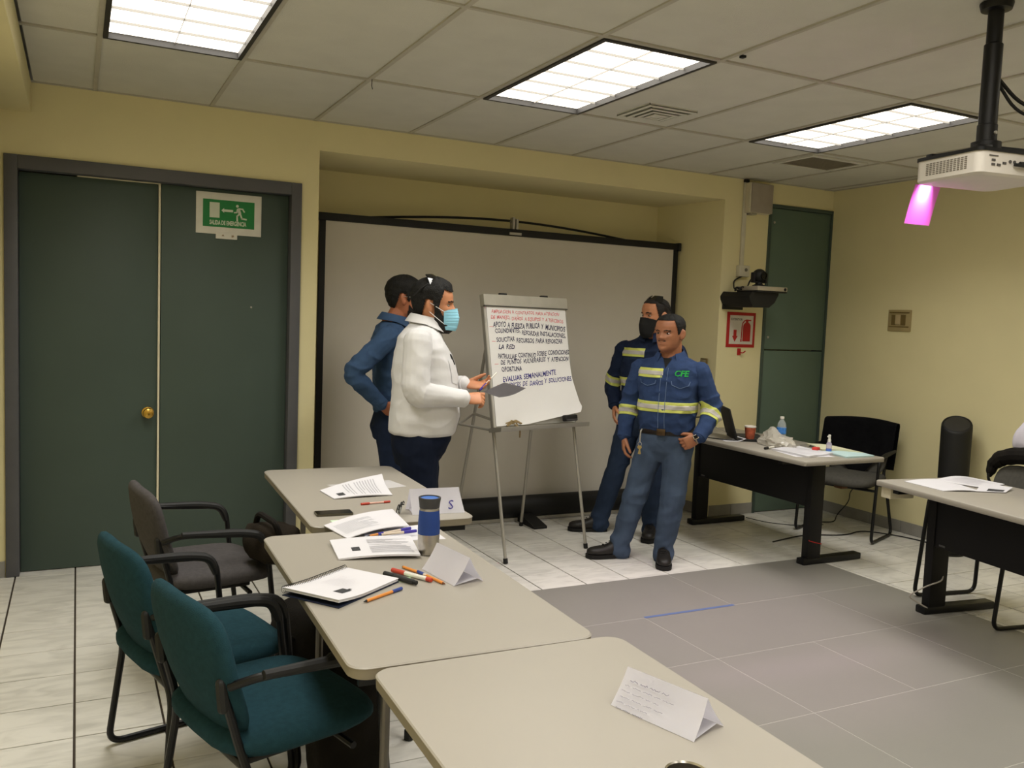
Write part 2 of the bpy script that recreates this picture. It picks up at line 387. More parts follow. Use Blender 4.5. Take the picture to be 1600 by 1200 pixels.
b = BM(); box(b, -.01, -.012, -.012, .012, .012, 0, bev=.003); o = build('ceiling_clip', b, blackmetal_m, loc=(2.571, 3.02, CEIL - .004)); tag(o, 'tiny black clip on the ceiling grid right of the middle light', 'clip')
# ---------------------------------------------------------------- door_1 double door
d1 = bpy.data.objects.new('door_1', None); COL.objects.link(d1); d1['kind'] = 'structure'; d1['label'] = 'dark green double door in a wide charcoal frame'
b = BM(); box(b, -.354, W - .02, 0.001, -.288, W + .10, 2.324, bev=.004); build('door_frame', b, frame_m, d1)
b = BM(); box(b, 1.18, W - .02, 0.001, 1.244, W + .10, 2.324, bev=.004); build('door_frame', b, frame_m, d1)
b = BM(); box(b, -.288, W - .02, 2.25, 1.18, W + .10, 2.324, bev=.004); build('door_frame', b, frame_m, d1)
b = BM(); box(b, -.287, W + .065, .004, .425, W + .105, 2.245, bev=.003); lf = build('left_leaf', b, door_m, d1)
b = BM(); box(b, .441, W + .055, .004, 1.179, W + .095, 2.248, bev=.003); rl = build('right_leaf', b, door_m, d1)
b = BM(); box(b, .426, W + .05, .004, .437, W + .064, 2.243); box(b, .0, W + .05, 2.2445, .437, W + .064, 2.2495); build('painted_lit_edge', b, cream_m, d1)  # pale strip whose colour stands in for the lit edge of the door gap
b = BM(); mx = Matrix.Translation((.375, W + .062, .905)) @ Matrix.Rotation(pi / 2, 4, 'X')
lathe(b, [(.034, 0), (.034, .006), (.014, .01), (.013, .03), (.026, .037), (.031, .05), (.028, .062), (.016, .068), (.004, .069)], 20, mx); build('door_knob', b, brass_m, d1)
b = BM(); mx = Matrix.Translation((.96, W + .054, 1.55)) @ Matrix.Rotation(pi / 2, 4, 'X'); lathe(b, [(.006, 0), (.006, .004), (.003, .005)], 10, mx); build('door_viewer', b, alu_m, d1)
# exit sign on the right leaf
YS = W + .054
sg = thing('exit_sign', 'green emergency exit sign with a running figure on the right door leaf', 'sign', (.822, YS, 2.105))
b = BM(); box(b, -.19, -.006, -.123, .19, 0, .123, bev=.002); build('sign_board', b, signw_m, sg)
b = BM(); box(b, -.151, -.0075, -.081, .148, -.006, .081); build('green_panel', b, green_m, sg)
b = BM(); box(b, -.113, -.0088, -.026, -.056, -.0075, .064)
prism(b, [(-.046, .02), (-.03, .034), (-.03, .027), (.022, .027), (.022, .013), (-.03, .013), (-.03, .006)], 'y', -.0088, -.0075)
hd = [(.047 + .0085 * cos(a * pi / 6), .052 + .0085 * sin(a * pi / 6)) for a in range(12)]; prism(b, hd, 'y', -.0088, -.0075)
prism(b, [(.044, .036), (.06, .042), (.07, .01), (.054, .006)], 'y', -.0088, -.0075)
stroke(b, [(.058, .037), (.078, .036), (.088, .02)], .008, -.0088, -.0075); stroke(b, [(.047, .03), (.044, .014), (.03, .012)], .008, -.0088, -.0075)
stroke(b, [(.064, .008), (.074, -.022), (.1, -.024)], .0095, -.0088, -.0075); stroke(b, [(.06, .006), (.046, -.008), (.047, -.036)], .0095, -.0088, -.0075)
build('pictogram', b, M('sign_print', 'cfd6c4', .6), sg)
b = text_bm('SALIDA DE EMERGENCIA', .036, frame_mx((-.113, -.0079, -.0665), (1, 0, 0), (0, 0, 1)), bold=.0011)
xs_ = [v.co.x for v in b.verts]; k_ = .213 / (max(xs_) - min(xs_))
for v in b.verts: v.co.x = -.113 + (v.co.x + .113) * k_
build('sign_lettering', b, MATS['sign_print'], sg)
tg = thing('sign_tag', 'small white tag stuck under the green exit sign', 'tag', (.808, YS, 1.975))
b = BM(); box(b, -.062, -.008, -.02, .062, 0, .02, bev=.001); build('tag_plate', b, signw_m, tg)
b = BM(); prism(b, [(-.03, -.004), (-.012, -.004), (-.02, .008)], 'y', -.009, -.008); prism(b, [(.03, -.01), (.044, -.004), (.04, .006), (.028, .004)], 'y', -.009, -.008); build('tag_print', b, M('tan_print', '9c8a72', .8), tg)
# ---------------------------------------------------------------- door_2 tall green cabinet
d2 = bpy.data.objects.new('door_2', None); COL.objects.link(d2); d2['kind'] = 'structure'; d2['label'] = 'tall narrow green closet door in two leaves'
b = BM(); box(b, 5.03, W - .012, .001, 5.056, W + .13, 2.55, bev=.002); box(b, 5.722, W - .012, .001, 5.744, W + .13, 2.55, bev=.002); box(b, 5.056, W - .012, 2.522, 5.722, W + .13, 2.55, bev=.002); build('closet_frame', b, door_m, d2)
b = BM(); box(b, 5.059, W + .004, 1.368, 5.72, W + .04, 2.519, bev=.003); build('upper_leaf', b, cab_m, d2)
b = BM(); box(b, 5.059, W + .004, .006, 5.72, W + .04, 1.358, bev=.003); build('lower_leaf', b, cab_m, d2)
b = BM()
for (x, z, r_) in ((5.095, 2.405, .011), (5.10, 1.468, .010)): lathe(b, [(r_, 0), (r_, .006), (r_ * .5, .008)], 12, Matrix.Translation((x, W + .004, z)) @ Matrix.Rotation(pi / 2, 4, 'X'))
build('closet_lock', b, alu_m, d2)
# ---------------------------------------------------------------- things on the walls
ws = thing('wall_speaker', 'flat taupe wall speaker high up between niche and green closet', 'speaker', (4.872, W, 2.57))
b = BM(); box(b, -.115, -.075, -.118, .115, 0, .118, bev=.008); build('speaker_case', b, M('cream_case', 'cfc7b0', .5), ws)
b = BM(); box(b, -.104, -.086, -.116, .117, -.073, .114, bev=.006); build('speaker_grille', b, M('taupe_cloth', 'a0968a', .9, bump=.2, bscale=500), ws)
b = BM(); box(b, -.08, -.06, -.132, -.02, 0, -.117, bev=.004); build('speaker_bracket', b, alu_m, ws)
cr = thing('cable_raceway', 'white cable raceway running down the wall from ceiling to outlet box', 'raceway', (4.765, W, 0))
b = BM(); box(b, -.018, -.018, 2.02, .018, 0, 2.7, bev=.003); build('raceway_channel', b, M('raceway_ivory', 'cfc9b6', .5), cr)
b = BM(); box(b, -.045, -.045, 1.945, .06, 0, 2.035, bev=.005); ob = build('outlet_box', b, MATS['raceway_ivory'], cr)
b = BM(); lathe(b, [(.014, 0), (.014, .004), (.006, .005)], 12, Matrix.Translation((.02, -.045, 2.0)) @ Matrix.Rotation(pi / 2, 4, 'X')); build('socket', b, M('ivory_dark', '6f6a5c', .5), ob)
b = BM(); box(b, -.02, -.03, 2.69, .02, 0, 2.716, bev=.004); build('raceway_cap', b, black_m, cr)
sh = thing('camera_shelf', 'black wall shelf with cut corners holding a video conference camera', 'shelf', (4.70, W, 1.70))
b = BM(); prism(b, [(-.125, .08), (-.10, .115), (.165, .115), (.165, .1), (.13, .04), (.075, 0), (-.085, 0), (-.12, .055)], 'y', -.34, 0); build('shelf_tray', b, black_m, sh)
b = BM(); box(b, -.1, -.02, -.02, .1, 0, .12, bev=.004); build('shelf_bracket', b, blackmetal_m, sh)
cd = thing('video_codec', 'slim silver video conference box on the black wall shelf', 'codec', (4.77, 5.24, 1.8155))
b = BM(); box(b, -.15, -.13, 0, .15, .1, .012, bev=.003); build('codec_base', b, black_m, cd)
b = BM(); box(b, -.15, -.135, .012, .15, .1, .045, bev=.004); build('codec_case', b, M('satin_silver', 'b6ae9e', .35, .5), cd)
b = BM(); lathe(b, [(.012, 0), (.012, .004), (.005, .005)], 14, Matrix.Translation((.125, -.135, .028)) @ Matrix.Rotation(pi / 2, 4, 'X')); build('codec_button', b, black_m, cd)
vc = thing('conference_camera', 'round black conference camera on top of the silver box', 'camera', (4.75, 5.24, 1.8605))
b = BM(); lathe(b, [(.05, 0), (.05, .012), (.03, .02), (.022, .04)], 20); build('camera_base', b, black_m, vc)
b = BM(); sphere(b, (0, 0, .085), .055, (1, 1, .98), 20); box(b, -.07, -.02, .03, -.05, .02, .11, bev=.006); box(b, .05, -.02, .03, .07, .02, .11, bev=.006); box(b, -.06, -.02, .03, .06, .02, .04, bev=.004); build('camera_head', b, black_m, vc)
b = BM(); lathe(b, [(.03, 0), (.03, .012), (.024, .014), (.022, .008), (.004, .008)], 20, Matrix.Translation((0, -.046, .085)) @ Matrix.Rotation(pi / 2, 4, 'X')); build('camera_lens', b, M('lens_black', '08080a', .1), vc)
b = BM(); tube(b, rpath([(4.77, 5.46, 1.95), (4.66, 5.43, 1.91), (4.60, 5.35, 1.84), (4.60, 5.3, 1.822), (4.68, 5.3, 1.822)], .05), .006, 6); o = build('camera_cable', b, black_m); tag(o, 'black cable dropping from the outlet box to the wall shelf', 'cable')
b = BM(); tube(b, rpath([(4.56, 5.25, 1.822), (4.6, 5.26, 1.86), (4.66, 5.27, 1.84), (4.69, 5.28, 1.9), (4.735, 5.3, 1.93)], .04), .006, 6); tube(b, rpath([(4.57, 5.3, 1.822), (4.56, 5.28, 1.85), (4.62, 5.3, 1.84), (4.65, 5.25, 1.822)], .03), .008, 6); o = build('cable_coil', b, black_m); tag(o, 'tangle of black cables lying on the left of the wall shelf', 'cable')
fs = thing('extinguisher_sign', 'red bordered fire extinguisher sign with down arrow on the yellow wall', 'sign', (4.805, W, 1.52))
b = BM(); box(b, -.147, -.006, -.141, .147, 0, .141, bev=.0015); build('sign_board', b, red_m, fs)
b = BM(); box(b, -.12, -.0072, -.116, .122, -.006, .116); build('white_panel', b, M('sign_white2', 'd6cfc6', .6), fs)
b = BM(); prism(b, [(.018, -.092), (.096, -.092)] + [(.057 + .039 * cos(k * pi / 12), .028 + .034 * sin(k * pi / 12)) for k in range(13)], 'y', -.0085, -.0072)
box(b, .043, -.0084, .058, .07, -.0072, .085); box(b, .0705, -.0084, .074, .098, -.0072, .084); stroke(b, [(.042, .078), (.03, .074), (.012, .055), (.006, .02), (.004, -.07)], .009, -.0083, -.0072); box(b, -.004, -.0087, -.096, .008, -.0072, -.074)
prism(b, [(-.078, .0), (-.048, .0), (-.048, -.05), (-.034, -.05), (-.063, -.096), (-.092, -.05), (-.078, -.05)], 'y', -.0085, -.0072); build('pictogram', b, red_m, fs)
b = text_bm('EXTINTOR', .024, frame_mx((-.110, -.0076, .076), (1, 0, 0), (0, 0, 1)), bold=.0006); build('sign_lettering', b, M('sign_ink', '57504c', .8), fs)
eh = thing('extinguisher_hook', 'small red metal hook below the fire extinguisher sign', 'hook', (4.80, W, 1.345))
b = BM(); box(b, -.02, -.006, -.03, .016, 0, .025, bev=.002); build('hook_plate', b, red_m, eh)
b = BM(); tube(b, rpath([(0, -.005, -.005), (.01, -.035, -.012), (.025, -.045, .004)], .015), .005, 8, True); build('hook_arm', b, red_m, eh)
sw = thing('light_switch', 'beige light switch plate with bronze surround on the right wall', 'switch', (XR, 4.725, 1.64), -pi / 2)
bronze_m = M('bronze_trim', '6d5c34', .45)
b = BM(); box(b, -.105, -.012, -.083, .105, 0, .083, bev=.004); build('switch_plate', b, M('beige_plate', 'a59469', .5), sw)
b = BM(); box(b, -.09, -.016, .058, .09, -.012, .066); box(b, -.09, -.016, -.052, .09, -.012, -.044); build('switch_trim', b, bronze_m, sw)
b = BM(); box(b, -.07, -.015, -.036, -.03, -.012, .045); box(b, .018, -.015, -.036, .06, -.012, .045); build('switch_recess', b, bronze_m, sw)
b = BM(); box(b, -.03, -.022, -.03, .016, -.012, .045, bev=.003); build('switch_rocker', b, M('beige_rocker', 'b3a07a', .5), sw)
np_ = thing('niche_plate', 'small framed wall plate inside the niche behind the front worker', 'wall plate', (4.553, 5.6, 1.21), radians(-98.5))
b = BM(); box(b, -.05, -.012, -.07, .05, 0, .07, bev=.003); build('plate_frame', b, bronze_m, np_)
b = BM(); box(b, -.038, -.0145, -.058, .038, -.012, .058, bev=.002); build('plate_face', b, M('plate_face', '9c947a', .5), np_)
# black tower by the right wall
tw = thing('tower_speaker', 'black cylindrical floor tower with slanted top by the right wall', 'speaker', (5.53, 4.02, 0))
N_ = 40
def trings(rows): return [[Vector((r_ * cos(2 * pi * j / N_), r_ * sin(2 * pi * j / N_), z + sl * r_ * cos(2 * pi * j / N_ - .6))) for j in range(N_)] for (r_, z, sl) in rows]
b = BM(); loft(b, trings(((.085, .001, 0), (.095, .012, 0), (.1, .8, 0), (.1, .895, .42), (.099, .915, .5), (.094, .925, .52), (.086, .926, .52), (.084, .921, .52)))); build('tower_body', b, black_m, tw, angle=40)
b = BM(); loft(b, trings(((.083, .920, .52), (.083, .9225, .52), (.078, .925, .52), (.02, .927, .52)))); build('tower_top', b, M('dark_grey_plastic', '2b2a28', .6), tw, angle=40)
b = BM(); lathe(b, [(.11, 0.001), (.11, .010), (.1, .0115)], 32); build('tower_foot', b, black_m, tw)
# ---------------------------------------------------------------- projection screen in the niche
ps = thing('projection_screen', 'wide white portable projection screen with black borders standing in the niche', 'projection screen', (0, 5.93, 0))
b = BM(); box(b, 1.512, -.004, .17, 4.432, 0, 2.162); build('screen_cloth', b, screen_m, ps)
b = BM(); box(b, 1.47, -.008, .17, 1.514, .004, 2.165, bev=.002); build('screen_border', b, black_m, ps)
b = BM(); box(b, 4.43, -.008, .17, 4.478, .004, 2.165, bev=.002); build('screen_border', b, black_m, ps)
b = BM(); box(b, 1.42, -.02, 2.16, 4.488, .02, 2.212, bev=.006); tb = build('top_bar', b, black_m, ps)
b = BM(); box(b, 4.463, -.028, 2.152, 4.492, .026, 2.218, bev=.005); build('bar_end_cap', b, black_m, tb)
b = BM(); tube(b, [(1.75 + 2.3 * k / 24, .03, 2.2 + .075 * sin(pi * k / 24)) for k in range(25)], .009, 8); build('spreader_bar', b, blackmetal_m, ps)
b = BM(); box(b, 2.93, -.012, 2.21, 2.95, .04, 2.30, bev=.004); box(b, 2.96, -.012, 2.21, 2.98, .04, 2.29, bev=.004); tube(b, [(2.92, .02, 2.27), (2.99, .02, 2.27)], .008, 8); build('top_latch', b, alu_m, ps)
b = BM(); box(b, 2.90, -.024, 2.168, 3.0, -.018, 2.186); build('bar_plate', b, alu_m, ps)
b = BM(); prism(b, [(-.09 + .075 * cos(a), .105 + .085 * sin(a)) for a in [k * pi / 12 for k in range(24)]], 'x', 1.40, 4.47); build('roller_case', b, black_m, ps, angle=40)
b = BM(); box(b, 1.40, -.13, .002, 4.46, -.05, .03, bev=.004); build('bottom_rail', b, alu_m, ps)
for xx in (1.7, 3.06):
    b = BM(); prism(b, [(-.40, .002), (.18, .002), (.18, .03), (-.12, .075), (-.40, .02)], 'x', xx - .055, xx + .055); build('screen_foot', b, black_m, ps)
b = BM(); box(b, 2.97, .045, .03, 3.02, .085, 2.22, bev=.004); build('rear_post', b, blackmetal_m, ps)
# ---------------------------------------------------------------- flip chart easel
F0 = Vector((2.416, 4.80, 0)); F1 = Vector((3.10, 4.955, 0)); UX = (F1 - F0).normalized(); LEAN = Vector((-.07, .335, 1.69)); NZ = LEAN.normalized()
NF = UX.cross(NZ).normalized()                      # faces the camera
if NF.y > 0: NF = -NF
FWD = (F1 - F0).length
def EP(u, v, n=0.0): return F0 + UX * u + LEAN * v + NF * n     # u metres across, v 0..1 up the front frame
ez = thing('flip_chart_easel', 'aluminium flip chart easel with tripod legs in front of the white screen', 'easel')
def feet_tube(name, a, bb, rr=.011, foot=True):
    b = BM(); tube(b, [a, bb], rr, 10); o = build(name, b, alu_m, ez)
    if foot:
        d = (bb - a).normalized(); b = BM(); tube(b, [a + d * -.001, a + d * .03], rr + .004, 10, False); build('rubber_foot', b, black_m, o)
    return o
for (f, u0) in ((F0, 0), (F1, FWD)): feet_tube('front_leg', f + Vector((0, 0, .004)), EP(u0, .52, -.012))
feet_tube('rear_leg', Vector((2.45, 5.72, .004)), EP(.12, .97, -.05)); feet_tube('rear_leg', Vector((2.965, 5.662, .004)), EP(FWD - .14, .97, -.05))
b = BM(); q = [EP(.0, .5, .004), EP(FWD, .5, .004), EP(FWD, 1.0, .004), EP(0, 1.0, .004)]; q2 = [p - NF * .018 for p in q]; loft(b, [q, q2]); build('board', b, M('easel_board', 'd2cec4', .5), ez)
for (ua, ub) in ((-.012, -.001), (FWD + .001, FWD + .012)):
    b = BM(); loft(b, [[EP(u, .5, .008), EP(u, .954, .008), EP(u, .954, -.02), EP(u, .5, -.02)] for u in (ua, ub)]); build('side_rail', b, alu_m, ez)
b = BM(); loft(b, [[EP(u, .955, .022), EP(u, 1.0, .022), EP(u, 1.0, -.02), EP(u, .955, -.02)] for u in (-.014, FWD + .014)]); cl = build('clamp_bar', b, M('clamp_alu', 'b2aea2', .4, .3), ez)
b = BM(); loft(b, [[EP(u, .954, .0235), EP(u, .958, .0235), EP(u, .958, .01), EP(u, .954, .01)] for u in (-.014, FWD + .014)]); build('clamp_lip', b, M('dark_grey_metal', '55524c', .5, .5), ez)
for u in (.16, .52):
    b = BM(); loft(b, [[EP(x, 1.0, .012), EP(x, 1.008, .012), EP(x, 1.008, -.005), EP(x, 1.0, -.005)] for x in (u - .03, u + .03)]); build('clip_knob', b, blackmetal_m, cl)
b = BM(); loft(b, [[EP(u, .484, .105), EP(u, .496, .11), EP(u, .499, .0), EP(u, .497, -.02), EP(u, .482, -.02), EP(u, .480, .1)] for u in (-.03, FWD + .04)]); tr = build('tray', b, alu_m, ez)
b = BM(); tube(b, [EP(.0, .53, -.02), Vector((2.44, 5.42, .86)) + Vector((0, 0, .02))], .009, 8); tube(b, [EP(.0, .49, -.02), EP(-.02, .53, -.35), Vector((2.44, 5.42, .88))], .008, 8); build('brace', b, alu_m, ez)
b = BM(); tube(b, [EP(.02, .9, -.03), EP(FWD - .02, .9, -.03)], .01, 8); build('top_brace', b, alu_m, ez)
# paper pad on the easel, top sheet curling up at its lower right corner
pd = thing('flip_chart_pad', 'large white flip chart pad with handwritten red and dark notes, corner curling', 'paper pad')
PW0, PW1, PV0, PV1 = .008, FWD - .004, .503, .957
def sheet_pt(s, t):      # s across 0..1, t up 0..1
    u = PW0 + s * (PW1 - PW0); v = PV0 + t * (PV1 - PV0); k = max(0.0, s * 1.05 - t * 1.7 - .15) ; k = min(k, .9)
    return EP(u + .045 * max(0, (s - .5) * 2) * max(0, 1 - t * 2.6) * (1 if t > .1 else t * 10), v + .035 * max(0, (s - .35) / .65) * max(0, 1 - t * 6), .014 + .075 * k ** 1.5)
b = BM(); nS, nT = 24, 30
g = [[b.verts.new(sheet_pt(i / nS, j / nT)) for i in range(nS + 1)] for j in range(nT + 1)]
for j in range(nT):
    for i in range(nS): b.faces.new((g[j][i], g[j][i + 1], g[j + 1][i + 1], g[j + 1][i]))
build('top_sheet', b, M('pad_paper', 'eceae8', .85, var=.01), pd)
b = BM(); loft(b, [[EP(u, PV0, .012), EP(u, PV1 - .004, .012), EP(u, PV1 - .004, .0045), EP(u, PV0, .0045)] for u in (PW0, PW1)]); build('pad_sheets', b, M('pad_paper2', 'dad8d4', .85), pd)
ink_m = M('dark_blue_ink', '26244a', .8, var=.2); ink2_m = M('violet_ink', '3a3480', .8, var=.2); redink_m = M('faded_red_ink', 'dd7d80', .8, var=.2, scale=60)
# (text, s, t, width share, height m, mat, tilt, name)
LINES = [('AMPLIACION A CONTRATOS PARA ATENCION', .055, .943, .86, .026, redink_m, -.012), ('DE MANEJO, DAÑOS A EQUIPOS Y A TERCEROS', .04, .893, .92, .028, redink_m, -.02),
         ('APOYO A FUERZA PUBLICA Y MUNICIPIO/S', .06, .822, .92, .042, ink_m, -.018), ('COLINDANTES, REFORZAR INSTALACIONES,', .075, .768, .90, .036, ink_m, -.022),
         ('SOLICITAR RECURSOS PARA REFORZAR', .085, .693, .84, .036, ink_m, .0), ('LA RED', .10, .637, .20, .036, ink_m, -.01),
         ('PATRULLAJE CONTINUO SOBRE CONDICIONES', .085, .56, .92, .038, ink_m, .05), ('DE PUNTOS VULNERABLES Y ATENCION', .11, .503, .88, .036, ink_m, .055), ('OPORTUNA', .115, .447, .25, .038, ink_m, .03),
         ('EVALUAR SEMANALMENTE', .12, .362, .68, .040, ink2_m, .085), ('INDICES DE DAÑOS Y SOLUCIONES', .15, .312, .84, .036, ink2_m, .075)]
rng = random.Random(3)
for (s, s0, t0, wd, hh, m_, tilt) in LINES:
    bm_ = BM(); x = 0.0; parts = s.split(' ')
    for wi, word in enumerate(parts):
        tb_ = text_bm(word, hh * 1.18, Matrix.Translation((x, rng.uniform(-.003, .003), 0)) @ Matrix.Rotation(rng.uniform(-.05, .05), 4, 'Z'), shear=rng.uniform(.05, .3), bold=hh * .022)
        for v in tb_.verts: v.co.y += .0022 * sin(v.co.x * 160 + wi) ; v.co.x += .0015 * sin(v.co.y * 220 + wi)
        x = max(v.co.x for v in tb_.verts) + hh * .42; join_bm(bm_, tb_)
    tot = max(v.co.x for v in bm_.verts); k = wd * (PW1 - PW0) / tot
    for v in bm_.verts:
        px = v.co.x * k; py = v.co.y + tilt * px; s_ = s0 + px / (PW1 - PW0); t_ = t0 + py / ((PV1 - PV0) * LEAN.length)
        v.co = sheet_pt(s_, t_) + NF * .0009
    build('handwriting', bm_, m_, pd)
bm_ = BM()
for (s0, t0) in ((.015, .822), (.03, .70), (.04, .51), (.05, .335)):
    vs = [bm_.verts.new(sheet_pt(s0 + a, t0 + c) + NF * .0009) for (a, c) in ((0, 0), (.045, 0), (.045, .004), (0, .004))]; bm_.faces.new(vs)
build('bullet_dashes', bm_, redink_m, pd)
# things in the tray
er = thing('board_eraser', 'black felt eraser at the right end of the easel tray', 'eraser', EP(FWD - .115, .5055, .085))
mx_e = frame_mx((0, 0, 0), UX, NZ); b = BM(); box(b, -.055, -.002, -.02, .055, .04, .02, bev=.008, mx=mx_e); build('eraser_body', b, black_m, er)
b = BM(); box(b, -.05, -.0, -.018, .05, .012, .022, bev=.003, mx=mx_e); build('eraser_felt', b, gfab_m, er)
b = BM(); rr = random.Random(5)
for k in range(14):
    a = rr.uniform(0, 6.28); l = rr.uniform(.03, .06); p0 = EP(.13 + .02 * cos(a), .51, .03); tube(b, [p0 + UX * (-.03 * cos(a)), p0 + NZ * rr.uniform(.004, .02) + NF * .012, p0 + UX * l * cos(a) + NZ * l * .35 * sin(a)], .0045, 5)
tube(b, rpath([EP(.13, .505, .05), EP(.16, .49, .065), EP(.15, .455, .065)], .02), .005, 6)
o = build('rope_bundle', b, M('jute', '94805a', .9, var=.2, scale=90)); tag(o, 'frayed tan rope bundle at the left end of the easel tray', 'rope')
# ---------------------------------------------------------------- projector on its ceiling pole
pj = thing('ceiling_projector', 'white projector hanging upside down from a black ceiling pole', 'projector', (2.79, 2.02, 2.105), radians(-8))
pw = M('projector_white', 'd3cdc6', .5, var=.02)
b = BM(); prism(b, rrect(0, 0, .36, .30, .03), 'z', .012, .085); rings = []
for (ins, z) in ((.0, .012), (.008, .004), (.03, .0)): rings.append([Vector((x, y, z)) for (x, y) in rrect(ins, ins, .36 - ins, .30 - ins, .03)])
loft(b, rings); build('projector_case', b, pw, pj)
b = BM(); prism(b, rrect(-.004, -.004, .364, .304, .03), 'z', .0852, .097); build('mount_plate', b, blackmetal_m, pj)
for k in range(12):
    for j in range(7):
        b = BM() if (k == 0 and j == 0) else b; box(b, -.0012, .055 + k * .016, .028 + j * .0066, .0005, .066 + k * .016, .0318 + j * .0066)
build('side_vent', b, M('vent_grey', '77716a', .7), pj)
b = BM()
for (x, z) in ((.06, .04), (.085, .04), (.06, .055), (.11, .048)): box(b, x - .008, -.002, z - .004, x + .008, .0005, z + .004)
lathe(b, [(.006, 0), (.006, .003)], 10, Matrix.Translation((.135, 0, .055)) @ Matrix.Rotation(pi / 2, 4, 'X')); lathe(b, [(.006, 0), (.006, .003)], 10, Matrix.Translation((.155, 0, .055)) @ Matrix.Rotation(pi / 2, 4, 'X'))
box(b, .04, -.002, .068, .08, .0005, .072); build('rear_sockets', b, M('socket_grey', '4d4946', .5), pj)
b = BM(); lathe(b, [(.035, 0), (.035, .014), (.028, .016), (.026, .006), (.003, .008)], 24, Matrix.Translation((.075, .302, .042)) @ Matrix.Rotation(-pi / 2, 4, 'X')); build('projector_lens', b, M('lens_glass', '1a1418', .1), pj)
b = BM(); box(b, .02, .02, .097, .075, .06, .112, bev=.003); box(b, .02, .24, .097, .06, .27, .112, bev=.003); box(b, .27, .03, .097, .33, .07, .115, bev=.003); tube(b, [(.1, .06, .108), (.32, .03, .104)], .012, 8); tube(b, [(.1, .06, .108), (.05, .27, .104)], .012, 8); build('mount_arms', b, blackmetal_m, pj)
b = BM(); lathe(b, [(.02, .1), (.05, .105), (.05, .13), (.034, .135), (.034, .19), (.03, .195), (.03, .2)], 20, Matrix.Translation((.1, .075, 0))); build('mount_joint', b, blackmetal_m, pj)
b = BM(); lathe(b, [(.031, .19), (.031, .47), (.026, .475), (.026, .605)], 24, Matrix.Translation((.1, .075, 0))); pole = build('ceiling_pole', b, blackmetal_m, pj)
b = BM(); lathe(b, [(.028, .585), (.05, .59), (.055, .608), (.055, .614)], 24, Matrix.Translation((.1, .075, 0))); build('ceiling_flange', b, blackmetal_m, pole)
b = BM(); lathe(b, [(.006, 0), (.006, .006)], 10, Matrix.Translation((.1, .04, .16)) @ Matrix.Rotation(pi / 2, 4, 'X')); build('pole_bolt', b, alu_m, pole)
def cable(name, label, pts, r=.004, m=None, rad=.08):
    b = BM(); tube(b, rpath(pts, rad), r, 6); o = build(name, b, m or black_m); return tag(o, label, 'cable')
cable('projector_cable', 'black cable looping from the pole to the back of the projector, upper one', [(2.925, 2.07, 2.46), (3.0, 2.03, 2.37), (3.2, 1.95, 2.34), (3.28, 1.92, 2.22), (3.12, 1.955, 2.16), (2.955, 1.985, 2.155)], .007)
cable('projector_cable', 'black cable looping from the pole to the back of the projector, lower one', [(2.92, 2.065, 2.44), (2.98, 2.03, 2.34), (3.14, 1.96, 2.31), (3.26, 1.9, 2.2), (3.1, 1.95, 2.145), (2.935, 1.99, 2.15)], .006)
sp = bpy.data.lights.new('projector_beam', 'SPOT'); sp.energy = 80; sp.color = (1.0, .62, .97); sp.spot_size = radians(62); sp.spot_blend = 1.0; sp.shadow_soft_size = .02
so = bpy.data.objects.new('projector_beam', sp); COL.objects.link(so); so.location = (2.95, 2.345, 2.165); so.rotation_euler = Vector((.0, .06, -.14)).to_track_quat('-Z', 'Y').to_euler()
pf = bpy.data.materials.new('glowing_pink_film'); pf.use_nodes = True; nt = pf.node_tree; nt.nodes.remove(nt.nodes['Principled BSDF'])
tl = nt.nodes.new('ShaderNodeBsdfTranslucent'); tl.inputs[0].default_value = s2l('f58ae4') + (1,); df = nt.nodes.new('ShaderNodeBsdfDiffuse'); df.inputs[0].default_value = s2l('e070cc') + (1,); mxs = nt.nodes.new('ShaderNodeMixShader'); mxs.inputs[0].default_value = .6
nt.links.new(df.outputs[0], mxs.inputs[1]); nt.links.new(tl.outputs[0], mxs.inputs[2]); nt.links.new(mxs.outputs[0], nt.nodes['Material Output'].inputs['Surface'])
b = BM(); gx = [(0, 0), (.105, 0)]; nn = 8
A_, B_, C_, D_ = Vector((2.895, 2.36, 2.122)), Vector((3.025, 2.35, 2.122)), Vector((3.02, 2.385, 1.975)), Vector((2.89, 2.395, 1.975))
gg_ = [[b.verts.new(A_.lerp(B_, i / nn).lerp(D_.lerp(C_, i / nn), j / nn) + Vector((0, .002 * sin(pi * j / nn), 0))) for i in range(nn + 1)] for j in range(nn + 1)]
for j in range(nn):
    for i in range(nn): b.faces.new((gg_[j][i], gg_[j][i + 1], gg_[j + 1][i + 1], gg_[j + 1][i]))
o = build('filter_sheet', b, pf); tag(o, 'small sheet glowing bright pink in front of the projector lens', 'paper sheet')
